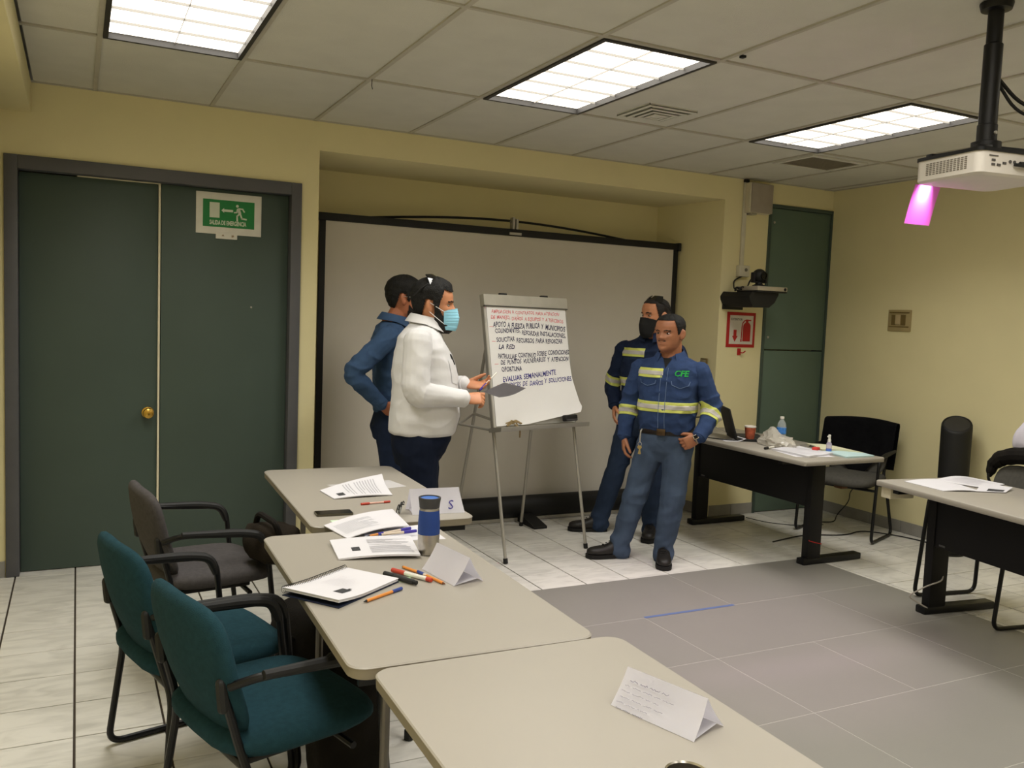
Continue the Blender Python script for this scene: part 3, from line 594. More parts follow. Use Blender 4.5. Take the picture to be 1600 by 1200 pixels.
# ---------------------------------------------------------------- folding tables of the left row
TZ = .73
def folding_table(label, cx, cy, lx, ly, rz):
    t = thing('folding_table', label, 'table', (cx, cy, 0), rz, 'white topped tables in the left row')
    hx, hy = lx / 2, ly / 2; rings = []
    for (ins, z) in ((.006, TZ - .0045), (.0, TZ - .0044), (.0, TZ - .003), (.003, TZ)): rings.append([Vector((x, y, z)) for (x, y) in rrect(-hx + ins, -hy + ins, hx - ins, hy - ins, .045)])
    b = BM(); loft(b, rings); build('tabletop', b, lam_m, t)
    rings = [[Vector((x, y, z)) for (x, y) in rrect(-hx + ins, -hy + ins, hx - ins, hy - ins, .045)] for (ins, z) in ((.006, TZ - .032), (.0015, TZ - .028), (.0008, TZ - .0045))]
    b = BM(); loft(b, rings); build('edge_band', b, lamedge_m, t)
    for sy in (-1, 1):
        for sx in (-1, 1):
            b = BM(); tube(b, [(sx * (hx - .16), sy * (hy - .24), .03), (sx * (hx - .16), sy * (hy - .24), TZ - .05)], .013, 10); l = build('leg', b, tableg_m, t)
            b = BM(); tube(b, [(sx * (hx - .16), sy * (hy - .24), .002), (sx * (hx - .16), sy * (hy - .24), .035)], .018, 10); build('rubber_foot', b, black_m, l)
        b = BM(); tube(b, [(-(hx - .16), sy * (hy - .24), TZ - .06), ((hx - .16), sy * (hy - .24), TZ - .06)], .012, 8); build('cross_bar', b, tableg_m, t)
        b = BM(); tube(b, [(-.05, sy * (hy - .24), TZ - .06), (-.05, sy * .15, TZ - .04)], .008, 8); build('folding_brace', b, blackmetal_m, t)
    for ry in (-hy + .04, hy - .055):
        b = BM(); box(b, -hx + .03, ry, TZ - .06, hx - .03, ry + .015, TZ - .031); build('under_rail', b, blackmetal_m, t)
    return t
folding_table('farthest white folding table of the left row, beside the man in the white shirt', 1.150, 3.815, .665, 1.235, radians(-2.2))
folding_table('middle white folding table of the left row, holding the blue tumbler', .905, 2.500, .655, 1.255, radians(-1.5))
folding_table('nearest white folding table, holding a single handwritten name tent', .925, 1.235, .665, 1.255, radians(-1.0))
# ---------------------------------------------------------------- black desks on the right
def black_desk(label, p0, ang, L, Wd, lu, loops):
    t = thing('black_desk', label, 'desk', (p0[0], p0[1], 0), ang, 'black desks along the right side'); Z = .74
    rings = [[Vector((x, y, z)) for (x, y) in rrect(ins, ins, L - ins, Wd - ins, .012, 3)] for (ins, z) in ((.003, Z - .03), (0, Z - .027), (0, Z - .004), (.004, Z))]
    b = BM(); loft(b, rings); build('desktop', b, lam_m, t, angle=50)
    for u in lu:
        b = BM(); box(b, u - .028, .31, .03, u + .028, .425, Z - .0305, bev=.004); l = build('leg', b, blackdesk_m, t)
        b = BM(); box(b, u - .035, .275, .002, u + .035, .80 if Wd > .69 else .78, .045, bev=.008); build('foot_bar', b, blackmetal_m, l)
        b = BM(); box(b, u - .02, .05, Z - .06, u + .02, Wd - .05, Z - .0305); build('top_bracket', b, blackmetal_m, l)
    b = BM(); box(b, lu[0] + .0285, .316, .385, lu[1] - .0285, .336, Z - .031, bev=.002); pn = build('modesty_panel', b, blackdesk_m, t)
    b = BM(); box(b, lu[0] + .06, .3145, .395, lu[0] + .10, .3165, .405); build('panel_badge', b, M('badge_grey', '56565a', .4), pn)
    return t
dk1 = black_desk('black desk with cream top by the green closet, holding the laptop', (3.974, 5.40), -pi / 2, 1.515, .695, (.10, 1.255), 0)
dk2 = black_desk('black desk with cream top at the right edge, in front of the grey chair', (3.915, 3.31), radians(-97.8), 1.7, .66, (.10, 1.5), 1)
b = BM(); box(b, .004, .04, .645, .075, .20, .7085, bev=.004); pb = build('power_box', b, cream_m, dk2)
b = BM(); box(b, .0, .055, .672, .005, .075, .69); lathe(b, [(.006, 0), (.006, .004)], 8, Matrix.Translation((.004, .12, .68)) @ Matrix.Rotation(-pi / 2, 4, 'Y')); build('power_socket', b, black_m, pb)
b = BM(); P_ = [(4.288, 4.118, .17), (4.29, 4.116, .165), (4.34, 4.115, .15), (4.402, 4.116, .135)]; tube(b, P_, .003, 6); o = build('red_wire', b, red_m); tag(o, 'short red wire across the desk leg near the grey floor', 'wire')
cable('white_cable', 'pale thin cable wrapped round the leg of the right desk', [(4.19, 3.14, .04), (4.1, 3.2, .10), (4.15, 3.13, .17), (4.24, 3.10, .20), (4.32, 3.15, .22)], .004, M('pale_cable', 'a09a92', .5), .03)
# ---------------------------------------------------------------- chairs
def pad(bm, wx, wy, th, cfun, n=2.6, seg=28, lay=((.0, .86), (.12, .95), (.35, 1.0), (.65, 1.0), (.88, .95), (1.0, .86))):
    # padded super-ellipse slab; cfun maps local (a, b, h) to 3-D
    rings = []
    for (h, k) in lay:
        r = []
        for j in range(seg):
            t = 2 * pi * j / seg; c, s = cos(t), sin(t); a = (1 if c >= 0 else -1) * abs(c) ** (2 / n) * wx / 2 * k; b_ = (1 if s >= 0 else -1) * abs(s) ** (2 / n) * wy / 2 * k; r.append(Vector(cfun(a, b_, h * th)))
        rings.append(r)
    vs = loft(bm, rings, cap=False)
    for (ring, flip) in ((vs[0], True), (vs[-1], False)):
        # concentric caps keep the curvature of the pad
        prev = ring; h = lay[0][0] if flip else lay[-1][0]; k0 = lay[0][1] if flip else lay[-1][1]
        for kk in (.7, .4, .15):
            cur = []
            for j in range(seg):
                t = 2 * pi * j / seg; c, s = cos(t), sin(t); a = (1 if c >= 0 else -1) * abs(c) ** (2 / n) * wx / 2 * k0 * kk; b_ = (1 if s >= 0 else -1) * abs(s) ** (2 / n) * wy / 2 * k0 * kk
                bul = (1 - kk) * .012 * (-1 if flip else 1); cur.append(bm.verts.new(Vector(cfun(a, b_, h * th + bul))))
            for j in range(seg): bm.faces.new((prev[j], prev[(j + 1) % seg], cur[(j + 1) % seg], cur[j]))
            prev = cur
        bm.faces.new(prev)
def make_chair(label, fab, loc, rz, group):
    t = thing('office_chair', label, 'chair', loc, rz, group)
    b = BM(); pad(b, .48, .51, .065, lambda a, c, h: (a + .025, c, .405 + h - .022 * max(0, (a - .13) / .11) ** 2), n=3.6); build('seat', b, fab, t, angle=60)
    b = BM(); box(b, -.17, -.2, .385, .15, .2, .404, bev=.006); build('seat_pan', b, black_m, t)
    def bk(a, c, h):      # a up, c across, h thickness (towards the rear)
        wv = 1.0 - .06 * max(0, (-a - .03) / .16); x = -.135 - .30 * (a + .18) * (1 - .25 * (a + .18)) - h + .55 * (c * c) - .012 * cos(a * 9); return (x, c * wv, .625 + a)
    b = BM(); pad(b, .37, .45, .048, bk, n=4.2); build('backrest', b, fab, t, angle=60)
    for s in (-1, 1):
        y = s * .285
        P = [(-.215, s * .20, .60), (-.172, s * .205, .44), (-.165, s * .262, .37), (-.175, y, .0125), (.25, y, .0125), (.19, y, .58), (.165, y, .622), (-.15, y * .98, .648), (-.205, s * .215, .612)]
        P[2] = (-.155, s * .24, .36); P[3] = (-.19, y, .0125)
        b = BM(); tube(b, rpath(P, .055, 6), .0115, 10); build('side_frame', b, blackmetal_m, t)
        b = BM(); q = rpath([(-.15, y, .652), (.08, y, .638), (.165, y, .620), (.188, y, .555)], .06, 5); tube(b, q, [.012] + [.0165] * (len(q) - 2) + [.012], 10); build('arm_pad', b, black_m, t)
        b = BM(); tube(b, [(-.214, s * .20, .555), (-.220, s * .20, .618)], .015, 8, True); build('back_bracket', b, black_m, t)
    for xx in (-.15, .13):
        b = BM(); tube(b, [(xx, -.26, .375), (xx, .26, .375)], .01, 8); build('seat_bar', b, blackmetal_m, t)
    return t
G1 = 'chairs along the left row of tables'
make_chair('dark grey fabric armchair farthest of the three on the left, by the double door', gfab_m, (.475, 3.85, 0), radians(8), G1)
make_chair('teal fabric armchair in the middle of the three left chairs, black arms', teal_m, (.35, 3.0, 0), radians(14), G1)
make_chair('teal fabric armchair nearest the camera, cut off by the bottom edge', teal_m, (.475, 2.425, 0), radians(16), G1)
G2 = 'grey chairs behind the black desks'
make_chair('grey chair behind the laptop desk with a black jacket over its back', gfab2_m, (5.28, 4.72, 0), radians(202), G2)
make_chair('grey chair at the right edge behind the second black desk', gfab2_m, (4.60, 3.07, 0), radians(170), G2)
# ---------------------------------------------------------------- paper things
def sheet_stack(name, label, cat, c, z, th, curl=None, lines=0, block=None, mat_=None, group=None, lmat=None, sheets=1, off=.0):
    # c: four corners (x, y) anticlockwise; curl(s, t) adds height
    t = thing(name, label, cat, (0, 0, 0), 0, group); curl = curl or (lambda s, t_: 0)
    def P(s, q, dz=0):
        a = Vector(c[0]) * (1 - s) + Vector(c[1]) * s; e = Vector(c[3]) * (1 - s) + Vector(c[2]) * s; p = a * (1 - q) + e * q
        return Vector((p.x, p.y, z + th + curl(s, q) + dz))
    n = 8; b = BM()
    A = [[b.verts.new(P(i / n, j / n)) for i in range(n + 1)] for j in range(n + 1)]
    B = [[b.verts.new(P(i / n, j / n) * 1.0 - Vector((0, 0, th))) for i in range(n + 1)] for j in range(n + 1)]
    for j in range(n):
        for i in range(n):
            b.faces.new((A[j][i], A[j][i + 1], A[j + 1][i + 1], A[j + 1][i])); b.faces.new((B[j][i], B[j + 1][i], B[j + 1][i + 1], B[j][i + 1]))
    for i in range(n):
        for (X, Y) in (((0, i), (0, i + 1)), ((n, i + 1), (n, i)), ((i + 1, 0), (i, 0)), ((i, n), (i + 1, n))):
            b.faces.new((A[X[0]][X[1]], B[X[0]][X[1]], B[Y[0]][Y[1]], A[Y[0]][Y[1]]))
    build('sheets', b, mat_ or paper_m, t, angle=50)
    if lines:
        b = BM(); rr = random.Random(len(label))
        s0, s1, t0, t1 = lines
        k = int((t1 - t0) / .045)
        for j in range(k):
            if rr.random() < .12: continue
            tt = t1 - .045 * (j + 1); e_ = s1 - (rr.uniform(0, .35) if rr.random() < .3 else rr.uniform(0, .04)); m_ = 6
            for q in range(m_):
                a = s0 + (e_ - s0) * q / m_; d = s0 + (e_ - s0) * (q + 1) / m_
                b.faces.new([b.verts.new(P(x, y, .0006)) for (x, y) in ((a, tt), (d, tt), (d, tt + .016), (a, tt + .016))])
        build('printed_text', b, lmat or print_m, t)
    if block:
        s0, s1, t0, t1 = block; b = BM(); m_ = 3
        for i in range(m_):
            for j in range(m_):
                q = lambda i_, j_: P(s0 + (s1 - s0) * i_ / m_, t0 + (t1 - t0) * j_ / m_, .0008)
                b.faces.new([b.verts.new(q(i, j)), b.verts.new(q(i + 1, j)), b.verts.new(q(i + 1, j + 1)), b.verts.new(q(i, j + 1))])
        build('printed_block', b, dprint_m, t)
    return t
GP = 'printed handouts on the left row of tables'
sheet_stack('loose_paper', 'grey sheet of paper lying under the farthest handout', 'paper', [(1.12, 3.80), (1.40, 3.86), (1.37, 4.03), (1.05, 3.99)], TZ, .001, mat_=paper2_m)
sheet_stack('paper_stack', 'printed handout farthest from the camera, on the table by the man in white', 'papers', [(.985, 3.86), (1.0, 3.67), (1.268, 3.68), (1.33, 4.02)], TZ + .0012, .004, lambda s, t: .03 * max(0, .5 - s) ** 2 * 4 * t + .006 * sin(pi * t), (.1, .92, .3, .86), (.6, .84, .12, .235), group=GP)
sheet_stack('green_paper', 'pale green slip of paper sticking out under the middle handout', 'paper', [(.89, 3.19), (1.05, 3.19), (1.05, 3.30), (.885, 3.30)], TZ, .001, mat_=M('pale_green_paper', 'c9e8c4', .8))
sheet_stack('loose_paper', 'white sheet lying behind the blue tumbler under the middle handout', 'paper', [(1.02, 2.93), (1.21, 2.90), (1.22, 3.13), (1.04, 3.12)], TZ, .001)
sheet_stack('paper_stack', 'printed handout across the gap between the two farther tables', 'papers', [(.870, 3.00), (1.125, 3.06), (1.155, 3.345), (.838, 3.215)], TZ + .0023, .003, lambda s, t: .014 * s + .012 * sin(pi * s), (.06, .6, .15, .8), None, group=GP, lmat=M('pale_print', 'c3c3c8', .9))
o = sheet_stack('loose_paper', 'bluish sheet just below the handout that spans the table gap', 'paper', [(.93, 2.985), (1.14, 3.02), (1.16, 3.10), (.95, 3.06)], TZ + .0011, .001, mat_=M('bluish_paper', 'c9cad8', .8))
b = BM(); pq = [(.998, 3.175), (1.05, 3.19), (1.05, 3.265), (.985, 3.245)]
sheet_stack('paper_stack', 'printed handout nearest the spiral notebook, long edge to the camera', 'papers', [(.770, 2.755), (1.03, 2.685), (1.085, 2.935), (.795, 2.965)], TZ + .0, .006, lambda s, t: .010 * s * (1 - t) + .006 * sin(pi * s) + .008 * t, (.42, .95, .12, .84), (.2, .3, .28, .47), group=GP)
# spiral notebook
nb = thing('spiral_notebook', 'white covered spiral notebook overhanging the table edge, orange pen beside it', 'notebook', (.70, 2.466, TZ), atan2(.171, .233))
def nbp(x, y, dz):      # spine along +y edge; left end lifted
    return Vector((x, y, dz + .013 * max(0, (-.02 - x) / .13) ** 1.5 * (1 if dz > .004 else .0)))
def nslab(b, x0, x1, y0, y1, z0, z1):
    n = 8; top = []; bot = []
    for i in range(n + 1):
        x = x0 + (x1 - x0) * i / n; top.append([b.verts.new(nbp(x, y0, z1)), b.verts.new(nbp(x, y1, z1))]); bot.append([b.verts.new(nbp(x, y0, z0)), b.verts.new(nbp(x, y1, z0))])
    for i in range(n):
        b.faces.new((top[i][0], top[i + 1][0], top[i + 1][1], top[i][1])); b.faces.new((bot[i][0], bot[i][1], bot[i + 1][1], bot[i + 1][0]))
        b.faces.new((top[i][0], bot[i][0], bot[i + 1][0], top[i + 1][0])); b.faces.new((top[i][1], top[i + 1][1], bot[i + 1][1], bot[i][1]))
    b.faces.new((top[0][0], top[0][1], bot[0][1], bot[0][0])); b.faces.new((top[n][0], bot[n][0], bot[n][1], top[n][1]))
b = BM(); nslab(b, -.145, .145, -.105, .098, .0005, .003); build('back_cover', b, M('navy_cover', '1c2338', .5), nb)
b = BM(); nslab(b, -.143, .143, -.103, .097, .0045, .012); build('pages', b, M('page_edges', 'cfcfd6', .8), nb)
b = BM(); nslab(b, -.145, .145, -.105, .098, .0123, .0132); build('front_cover', b, paper_m, nb)
b = BM()
for k in range(40):
    x = -.14 + .28 * k / 39; zl = nbp(x, 0, .012).z; tube(b, [(x, .097 + .0085 * cos(a), zl * .5 + .0055 + .0105 * sin(a)) for a in [i * pi / 5 for i in range(11)]], .0009, 4)
build('spiral_wire', b, blackmetal_m, nb)
b = BM()
for (x0, x1, y0, y1) in ((-.075, -.03, -.062, -.028), (-.062, -.02, -.055, -.045)): b.faces.new([b.verts.new(nbp(x, y, .0138)) for (x, y) in ((x0, y0), (x1, y0), (x1, y1), (x0, y1))])
build('printed_block', b, dprint_m, nb)
b = BM(); rr = random.Random(2)
for k in range(12):
    y = .06 - k * .0085; x0 = -.03 + rr.uniform(0, .01); x1 = x0 + rr.uniform(.06, .1); b.faces.new([b.verts.new(nbp(x, yy, .0137)) for (x, yy) in ((x0, y), (x1, y), (x1, y + .0022), (x0, y + .0022))])
build('printed_text', b, M('pale_print2', 'cfccd2', .9), nb)
sheet_stack('green_paper', 'pale green slip under the far corner of the spiral notebook', 'paper', [(.83, 2.50), (.905, 2.455), (.93, 2.50), (.85, 2.56)], TZ, .001, mat_=MATS['pale_green_paper'])
# pens and markers: (name, label, cat, tail, tip, radius, segments[(t0,t1,mat,rk)])
def pen(name, label, p, q, r, segs, cat='pen', group=None):
    p = Vector(p); q = Vector(q); L = (q - p).length; d = (q - p).normalized(); mid = (p + q) / 2
    t = thing(name, label, cat, mid, atan2(d.y, d.x), group); pit = math.asin(d.z)
    mx = Matrix.Rotation(-pit, 4, 'Y') @ Matrix.Rotation(pi / 2, 4, 'Y')
    for (nm, t0, t1, m_, r0, r1) in segs:
        b = BM(); z0, z1 = (t0 - .5) * L, (t1 - .5) * L
        lathe(b, [(r * r0 * .9, z0), (r * r0, z0 + .001), (r * r1, z1 - .001), (r * r1 * .85, z1)], 12, mx); build(nm, b, m_, t)
    return t
orange = M('orange_plastic', 'd98a3a', .4); bluecap = M('blue_cap', '2a3f86', .4); redp = M('red_plastic', 'b8402f', .4); clear = M('clear_barrel', 'd9c9b6', .25); purple = M('violet_cap', '3a2f96', .4)
pen('ballpoint_pen', 'orange ballpoint pen with blue cap beside the spiral notebook', (.862, 2.393, TZ + .0055), (.722, 2.314, TZ + .0055), .0052, [('cap', 0, .26, bluecap, 1.05, 1.05), ('barrel', .24, .93, orange, .9, .9), ('tip', .92, 1, black_m, .8, .3)])
pen('marker_pen', 'fat black marker lying by the far corner of the spiral notebook', (.855, 2.535, TZ + .0105), (.918, 2.415, TZ + .0095), .0085, [('cap', 0, .32, black_m, 1.05, 1.05), ('barrel', .31, .9, M('charcoal_barrel', '242426', .4), .98, .98), ('end_plug', .89, 1, black_m, .8, .8)], 'marker')
pen('marker_pen', 'white marker with red cap and red end next to the black marker', (.892, 2.57, TZ + .009), (.972, 2.43, TZ + .008), .0068, [('cap', 0, .34, redp, 1.05, 1.05), ('barrel', .33, .88, white_m, 1, 1), ('end_plug', .87, 1, redp, 1.05, 1.0)], 'marker')
pen('ballpoint_pen', 'orange ballpoint pen with blue cap between the red marker and the name tent', (.965, 2.535, TZ + .006), (1.0, 2.39, TZ + .005), .005, [('cap', 0, .24, bluecap, 1.05, 1.05), ('collar', .23, .34, clear, .95, .95), ('barrel', .33, .92, orange, .92, .92), ('tip', .91, 1, M('brown_tip', '6d3f1e', .5), .8, .3)])
pen('ballpoint_pen', 'short orange pen half hidden behind the blue capped one near the name tent', (.94, 2.60, TZ + .005), (.975, 2.505, TZ + .005), .005, [('barrel', 0, 1, orange, .9, .9), ('end_plug', -.03, .05, M('brown_tip', '6d3f1e', .5), .8, .8)])
pen('ballpoint_pen', 'clear ballpoint pen with violet cap, farther of the two behind the near handout', (1.118, 3.025, TZ + .018), (.938, 2.985, TZ + .011), .0055, [('cap', 0, .24, purple, 1.1, 1.1), ('barrel', .23, .66, clear, .9, .9), ('grip', .64, .76, purple, 1.1, 1.1), ('front', .75, .95, orange, .9, .7), ('tip', .94, 1, black_m, .6, .3)])
pen('ballpoint_pen', 'clear ballpoint pen with violet cap, nearer of the two behind the near handout', (1.126, 2.985, TZ + .017), (.975, 2.968, TZ + .017), .0055, [('cap', 0, .34, purple, 1.1, 1.1), ('barrel', .33, .93, clear, .9, .9), ('tip', .92, 1, bluecap, .7, .4)])
pen('ballpoint_pen', 'red ballpoint pen lying alone on the farthest table', (1.212, 3.545, TZ + .005), (1.078, 3.53, TZ + .005), .005, [('end_plug', 0, .22, redp, 1, 1), ('barrel', .21, .72, M('pinkish_clear', 'dcae9f', .3), .8, .8), ('cap', .71, 1, redp, 1.1, 1.1)])
# phone
ph = thing('mobile_phone', 'dark mobile phone lying face up on the farthest table', 'phone', (.927, 3.405, TZ), radians(-3))
b = BM(); prism(b, rrect(-.074, -.036, .074, .036, .009), 'z', .0005, .0085); build('phone_body', b, M('phone_olive', '4c4738', .35), ph)
b = BM(); prism(b, rrect(-.071, -.033, .071, .033, .008), 'z', .0086, .0094); build('phone_screen', b, M('phone_screen', '15140f', .12), ph)
# glasses standing folded on the farthest table
eg = thing('eyeglasses', 'folded black framed eyeglasses standing on the far table near the tumbler', 'eyeglasses', (1.172, 3.312, TZ), radians(-32)); eg.scale = (.9, .75, 1.15)
b = BM()
for s in (-1, 1):
    c0 = Vector((s * .0, s * .033, .022)); tube(b, [c0 + Vector((.004 * sin(a), .026 * cos(a), .02 * sin(a))) for a in [k * pi / 10 for k in range(20)]], .0022, 6, closed=True)
tube(b, [(0, -.008, .026), (.003, 0, .029), (0, .008, .026)], .002, 6); build('rim', b, black_m, eg)
b = BM(); tube(b, rpath([(0, .06, .03), (.012, .06, .03), (.016, -.05, .05), (.016, -.07, .044)], .008), .002, 6); tube(b, rpath([(0, -.06, .03), (.01, -.06, .03), (.011, .05, .045), (.011, .065, .035)], .008), .002, 6); build('temple', b, black_m, eg)
lens_g = glass('lens_clear', 'e8f0f0', .02, .35)
b = BM()
for s in (-1, 1): prism(b, [(s * .033 + .025 * cos(a), .022 + .019 * sin(a)) for a in [k * pi / 8 for k in range(16)]], 'x', -.0006, .0006)
build('lens', b, lens_g, eg)
# tumbler
tm = thing('travel_tumbler', 'blue and steel travel tumbler with dark lid on the middle table', 'tumbler', (1.077, 2.735, TZ))
b = BM(); lathe(b, [(.028, .001), (.032, .003), (.0365, .03), (.0375, .073)], 32); build('steel_base', b, steel_m, tm)
b = BM(); lathe(b, [(.0378, .0725), (.0378, .074), (.0376, .11), (.0345, .152), (.034, .154)], 32); build('blue_sleeve', b, M('blue_rubber', '1f3f85', .45), tm)
b = BM(); lathe(b, [(.0338, .1535), (.034, .155), (.034, .161), (.033, .162)], 32); build('steel_ring', b, steel_m, tm)
b = BM(); lathe(b, [(.033, .1615), (.0345, .164), (.036, .18), (.0385, .195), (.038, .198), (.033, .198), (.032, .193)], 32); build('lid', b, M('dark_lid', '3a3a3c', .5), tm)
b = BM(); lathe(b, [(.0325, .19), (.0325, .194), (.03, .1955), (.006, .1945)], 32); build('lid_button', b, M('blue_button', '3f6fc0', .35), tm)
# name tents
def tent(label, a, bq, depth, h, text=None, scrib=0, sk=.0, crumple=0):
    a = Vector((a[0], a[1], 0)); bq = Vector((bq[0], bq[1], 0)); d = (bq - a); L = d.length; ang = atan2(d.y, d.x)
    t = thing('name_tent', label, 'name card', (a.x, a.y, TZ), ang); th = .0008
    # local x along the front edge, y backwards, z up
    def pane(nm, P0, P1, P2, P3):
        b = BM(); n = 6; g = []
        for j in range(n + 1):
            row = []
            for i in range(n + 1):
                p = Vector(P0).lerp(Vector(P1), i / n).lerp(Vector(P3).lerp(Vector(P2), i / n), j / n); p.y += .004 * sin(pi * j / n) * (1 if nm == 'front_panel' else -1); row.append(p)
            g.append(row)
        vs = [[b.verts.new(p) for p in r] for r in g]; fs = [b.faces.new((vs[j][i], vs[j][i + 1], vs[j + 1][i + 1], vs[j + 1][i])) for j in range(n) for i in range(n)]
        bmesh.ops.solidify(b, geom=fs, thickness=th); return build(nm, b, M('card_white', 'eceaf0', .8, var=.01), t)
    pane('front_panel', (0, 0, .001), (L, 0, .001), (L - sk, depth * .5, h), (sk * 0, depth * .5, h)); pane('back_panel', (0, depth, .001), (L, depth, .001), (L - sk, depth * .5 + .001, h), (0, depth * .5 + .001, h))
    pane('base_flap', (.004, .004, .0015), (L - .004, .004, .0015), (L - .004, depth * .8, .012), (.004, depth * .8, .012))
    up_ = Vector((0, depth * .5, h)).normalized(); nrm = Vector((0, -h, depth * .5)).normalized()
    if text:
        (s, x, v, size) = text; b = text_bm(s, size, frame_mx(Vector((x, 0, 0)) + up_ * v + nrm * .004, (1, 0, 0), up_), shear=.2); build('handwriting', b, ink2_m, t)
    if scrib:
        b = BM(); rr = random.Random(9)
        (x0, x1, n_) = scrib
        for k in range(n_):
            v = h * 1.05 - .012 - k * .0125; x = x0 + (.012 if k == 0 else .004 * (k % 2)); e_ = x1 - (.0 if k < 4 else .03)
            while x < e_:
                wl = rr.uniform(.012, .03); m_ = int(wl / .0022)
                pts = [Vector((x + wl * i / m_, 0, 0)) + up_ * (v + .0024 * (rr.random() - .3) * (1 if i % 2 else -.6) * (1.6 if k == 0 else 1)) + nrm * .0045 for i in range(m_ + 1)]
                for p in pts: p.y -= 0
                tube(b, pts, .00042 if k else .0007, 4); x += wl + .006
        build('handwriting', b, M('faint_ink', '7a7488', .8), t)
    return t
tent('folded white name tent standing beside the blue tumbler on the middle table', (.993, 2.572), (1.022, 2.372), .106, .082, sk=.0)
tent('folded white name tent on the farthest table, a letter S showing beside the tumbler', (1.222, 3.29), (1.447, 3.272), .11, .098, ('S', .152, .018, .055), sk=.012)
tent('white name tent with faint handwritten lines, alone on the nearest table', (1.022, 1.505), (1.085, 1.302), .106, .072, None, (.012, .115, 6), sk=.008)
can = thing('steel_mug', 'steel mug on the nearest table, only its rim in the picture', 'mug', (.893, 1.085, TZ))
b = BM(); lathe(b, [(.03, .001), (.034, .004), (.036, .085), (.0375, .088), (.036, .09), (.034, .087), (.032, .01), (.005, .008)], 32); build('mug_body', b, steel_m, can)
b = BM(); tube(b, rpath([(.035, 0, .07), (.06, 0, .068), (.06, 0, .025), (.035, 0, .022)], .015), .004, 8); build('handle', b, steel_m, can)
# ---------------------------------------------------------------- laptop desk things
DZ = .74
lp = thing('laptop', 'open black laptop seen almost edge on at the far end of the laptop desk', 'laptop', (4.235, 4.86, DZ), radians(-28))
b = BM(); box(b, -.0, -.165, .001, .23, .165, .018, bev=.004); build('keyboard_base', b, black_m, lp)
b = BM(); box(b, -.006, -.165, 0, .006, .165, .215, bev=.003, mx=Matrix.Translation((.0, 0, .02)) @ Matrix.Rotation(radians(-17), 4, 'Y')); build('laptop_lid', b, black_m, lp)
b = BM(); box(b, .0062, -.152, .014, .0072, .152, .205, mx=Matrix.Translation((.0, 0, .02)) @ Matrix.Rotation(radians(-17), 4, 'Y')); build('laptop_screen', b, M('screen_dark', '0c0c10', .15), lp)
b = BM(); box(b, .05, -.145, .0182, .15, .145, .0192); box(b, .16, -.05, .0182, .215, .05, .0188); build('keyboard', b, M('key_grey', '2a2a2c', .6), lp)
cu = thing('paper_cup', 'red and brown paper coffee cup beside the clear plastic bag', 'cup', (4.262, 4.70, DZ))
b = BM(); lathe(b, [(.027, .001), (.0275, .003), (.0395, .098), (.0395, .1)], 28); build('cup_sleeve', b, M('cup_red', 'a35238', .6, var=.45, scale=30), cu)
b = BM(); lathe(b, [(.0395, .0995), (.041, .101), (.041, .108), (.039, .11), (.037, .106), (.03, .03), (.004, .028)], 28); build('cup_rim', b, white_m, cu)
wb = thing('water_bottle', 'clear water bottle with blue label standing on the laptop desk', 'bottle', (4.405, 4.545, DZ))
bg = glass('clear_plastic', 'dfe6e4', .06, .55)
b = BM(); lathe(b, [(.027, .001), (.031, .004), (.032, .03), (.030, .036), (.032, .042), (.030, .05), (.032, .056), (.031, .068), (.031, .118), (.031, .125), (.026, .148), (.014, .168), (.0125, .172), (.0125, .185)], 28); build('bottle_body', b, bg, wb)
b = BM(); lathe(b, [(.0322, .072), (.0324, .074), (.0324, .114), (.0322, .116)], 28); build('bottle_label', b, M('label_blue', '3f7cc8', .5, var=.4, scale=40), wb)
b = BM(); lathe(b, [(.0145, .176), (.0145, .19), (.013, .192), (.003, .192)], 20); build('bottle_cap', b, white_m, wb)
sb = thing('spray_bottle', 'small clear spray bottle with white pump behind the paper stack', 'bottle', (4.432, 4.135, DZ))
b = BM(); lathe(b, [(.016, .001), (.018, .003), (.018, .058), (.012, .07), (.010, .074)], 20); build('spray_body', b, glass('lilac_plastic', 'c9bfe0', .08, .6), sb)
b = BM(); lathe(b, [(.0183, .006), (.0183, .028)], 20, cap=False); build('spray_label', b, M('spray_blue', '5270c0', .5), sb)
b = BM(); lathe(b, [(.011, .073), (.011, .088), (.008, .09), (.009, .118), (.007, .12)], 18); box(b, -.018, -.004, .104, .0, .004, .113, bev=.002); build('spray_pump', b, white_m, sb)
# crumpled clear plastic bag
plastic = bpy.data.materials.new('crumpled_plastic'); plastic.use_nodes = True; pb_ = plastic.node_tree.nodes['Principled BSDF']; pb_.inputs['Base Color'].default_value = s2l('cfc9bd') + (1,); pb_.inputs['Roughness'].default_value = .22; pb_.inputs['Alpha'].default_value = .62; pb_.inputs['Specular IOR Level'].default_value = .8
b = BM(); bmesh.ops.create_icosphere(b, subdivisions=4, radius=1.0)
for v in b.verts:
    p = v.co.copy(); n_ = noise.noise(p * 1.7 + Vector((3, 1, 2))); r_ = noise.cell(p * 3.5) ; k = 1 + .35 * n_ + .16 * abs(noise.noise(p * 5)) + .1 * noise.noise(p * 9)
    q = Vector((p.x * .085 * k, p.y * .15 * k, 0)); hz = max(0, p.z) * .075 * k + .06 * math.exp(-((p.y - .35) ** 2 + p.x ** 2) * 5) * max(0, p.z); q.z = .004 + hz if p.z > 0 else .004 + .003 * abs(n_)
    v.co = q
o = build('plastic_bag', b, plastic, loc=(4.30, 4.47, DZ), angle=25); tag(o, 'crumpled clear plastic bag on the laptop desk in front of the water bottle', 'plastic bag')
sheet_stack('paper_stack', 'stack of white papers on the near corner of the laptop desk', 'papers', [(4.105, 3.99), (4.40, 4.06), (4.40, 4.36), (4.115, 4.33)], DZ, .012, lambda s, t: .002 * sin(s * 9 + t * 4), (.1, .9, .15, .9), lmat=M('pale_print3', 'd9d6dc', .9))
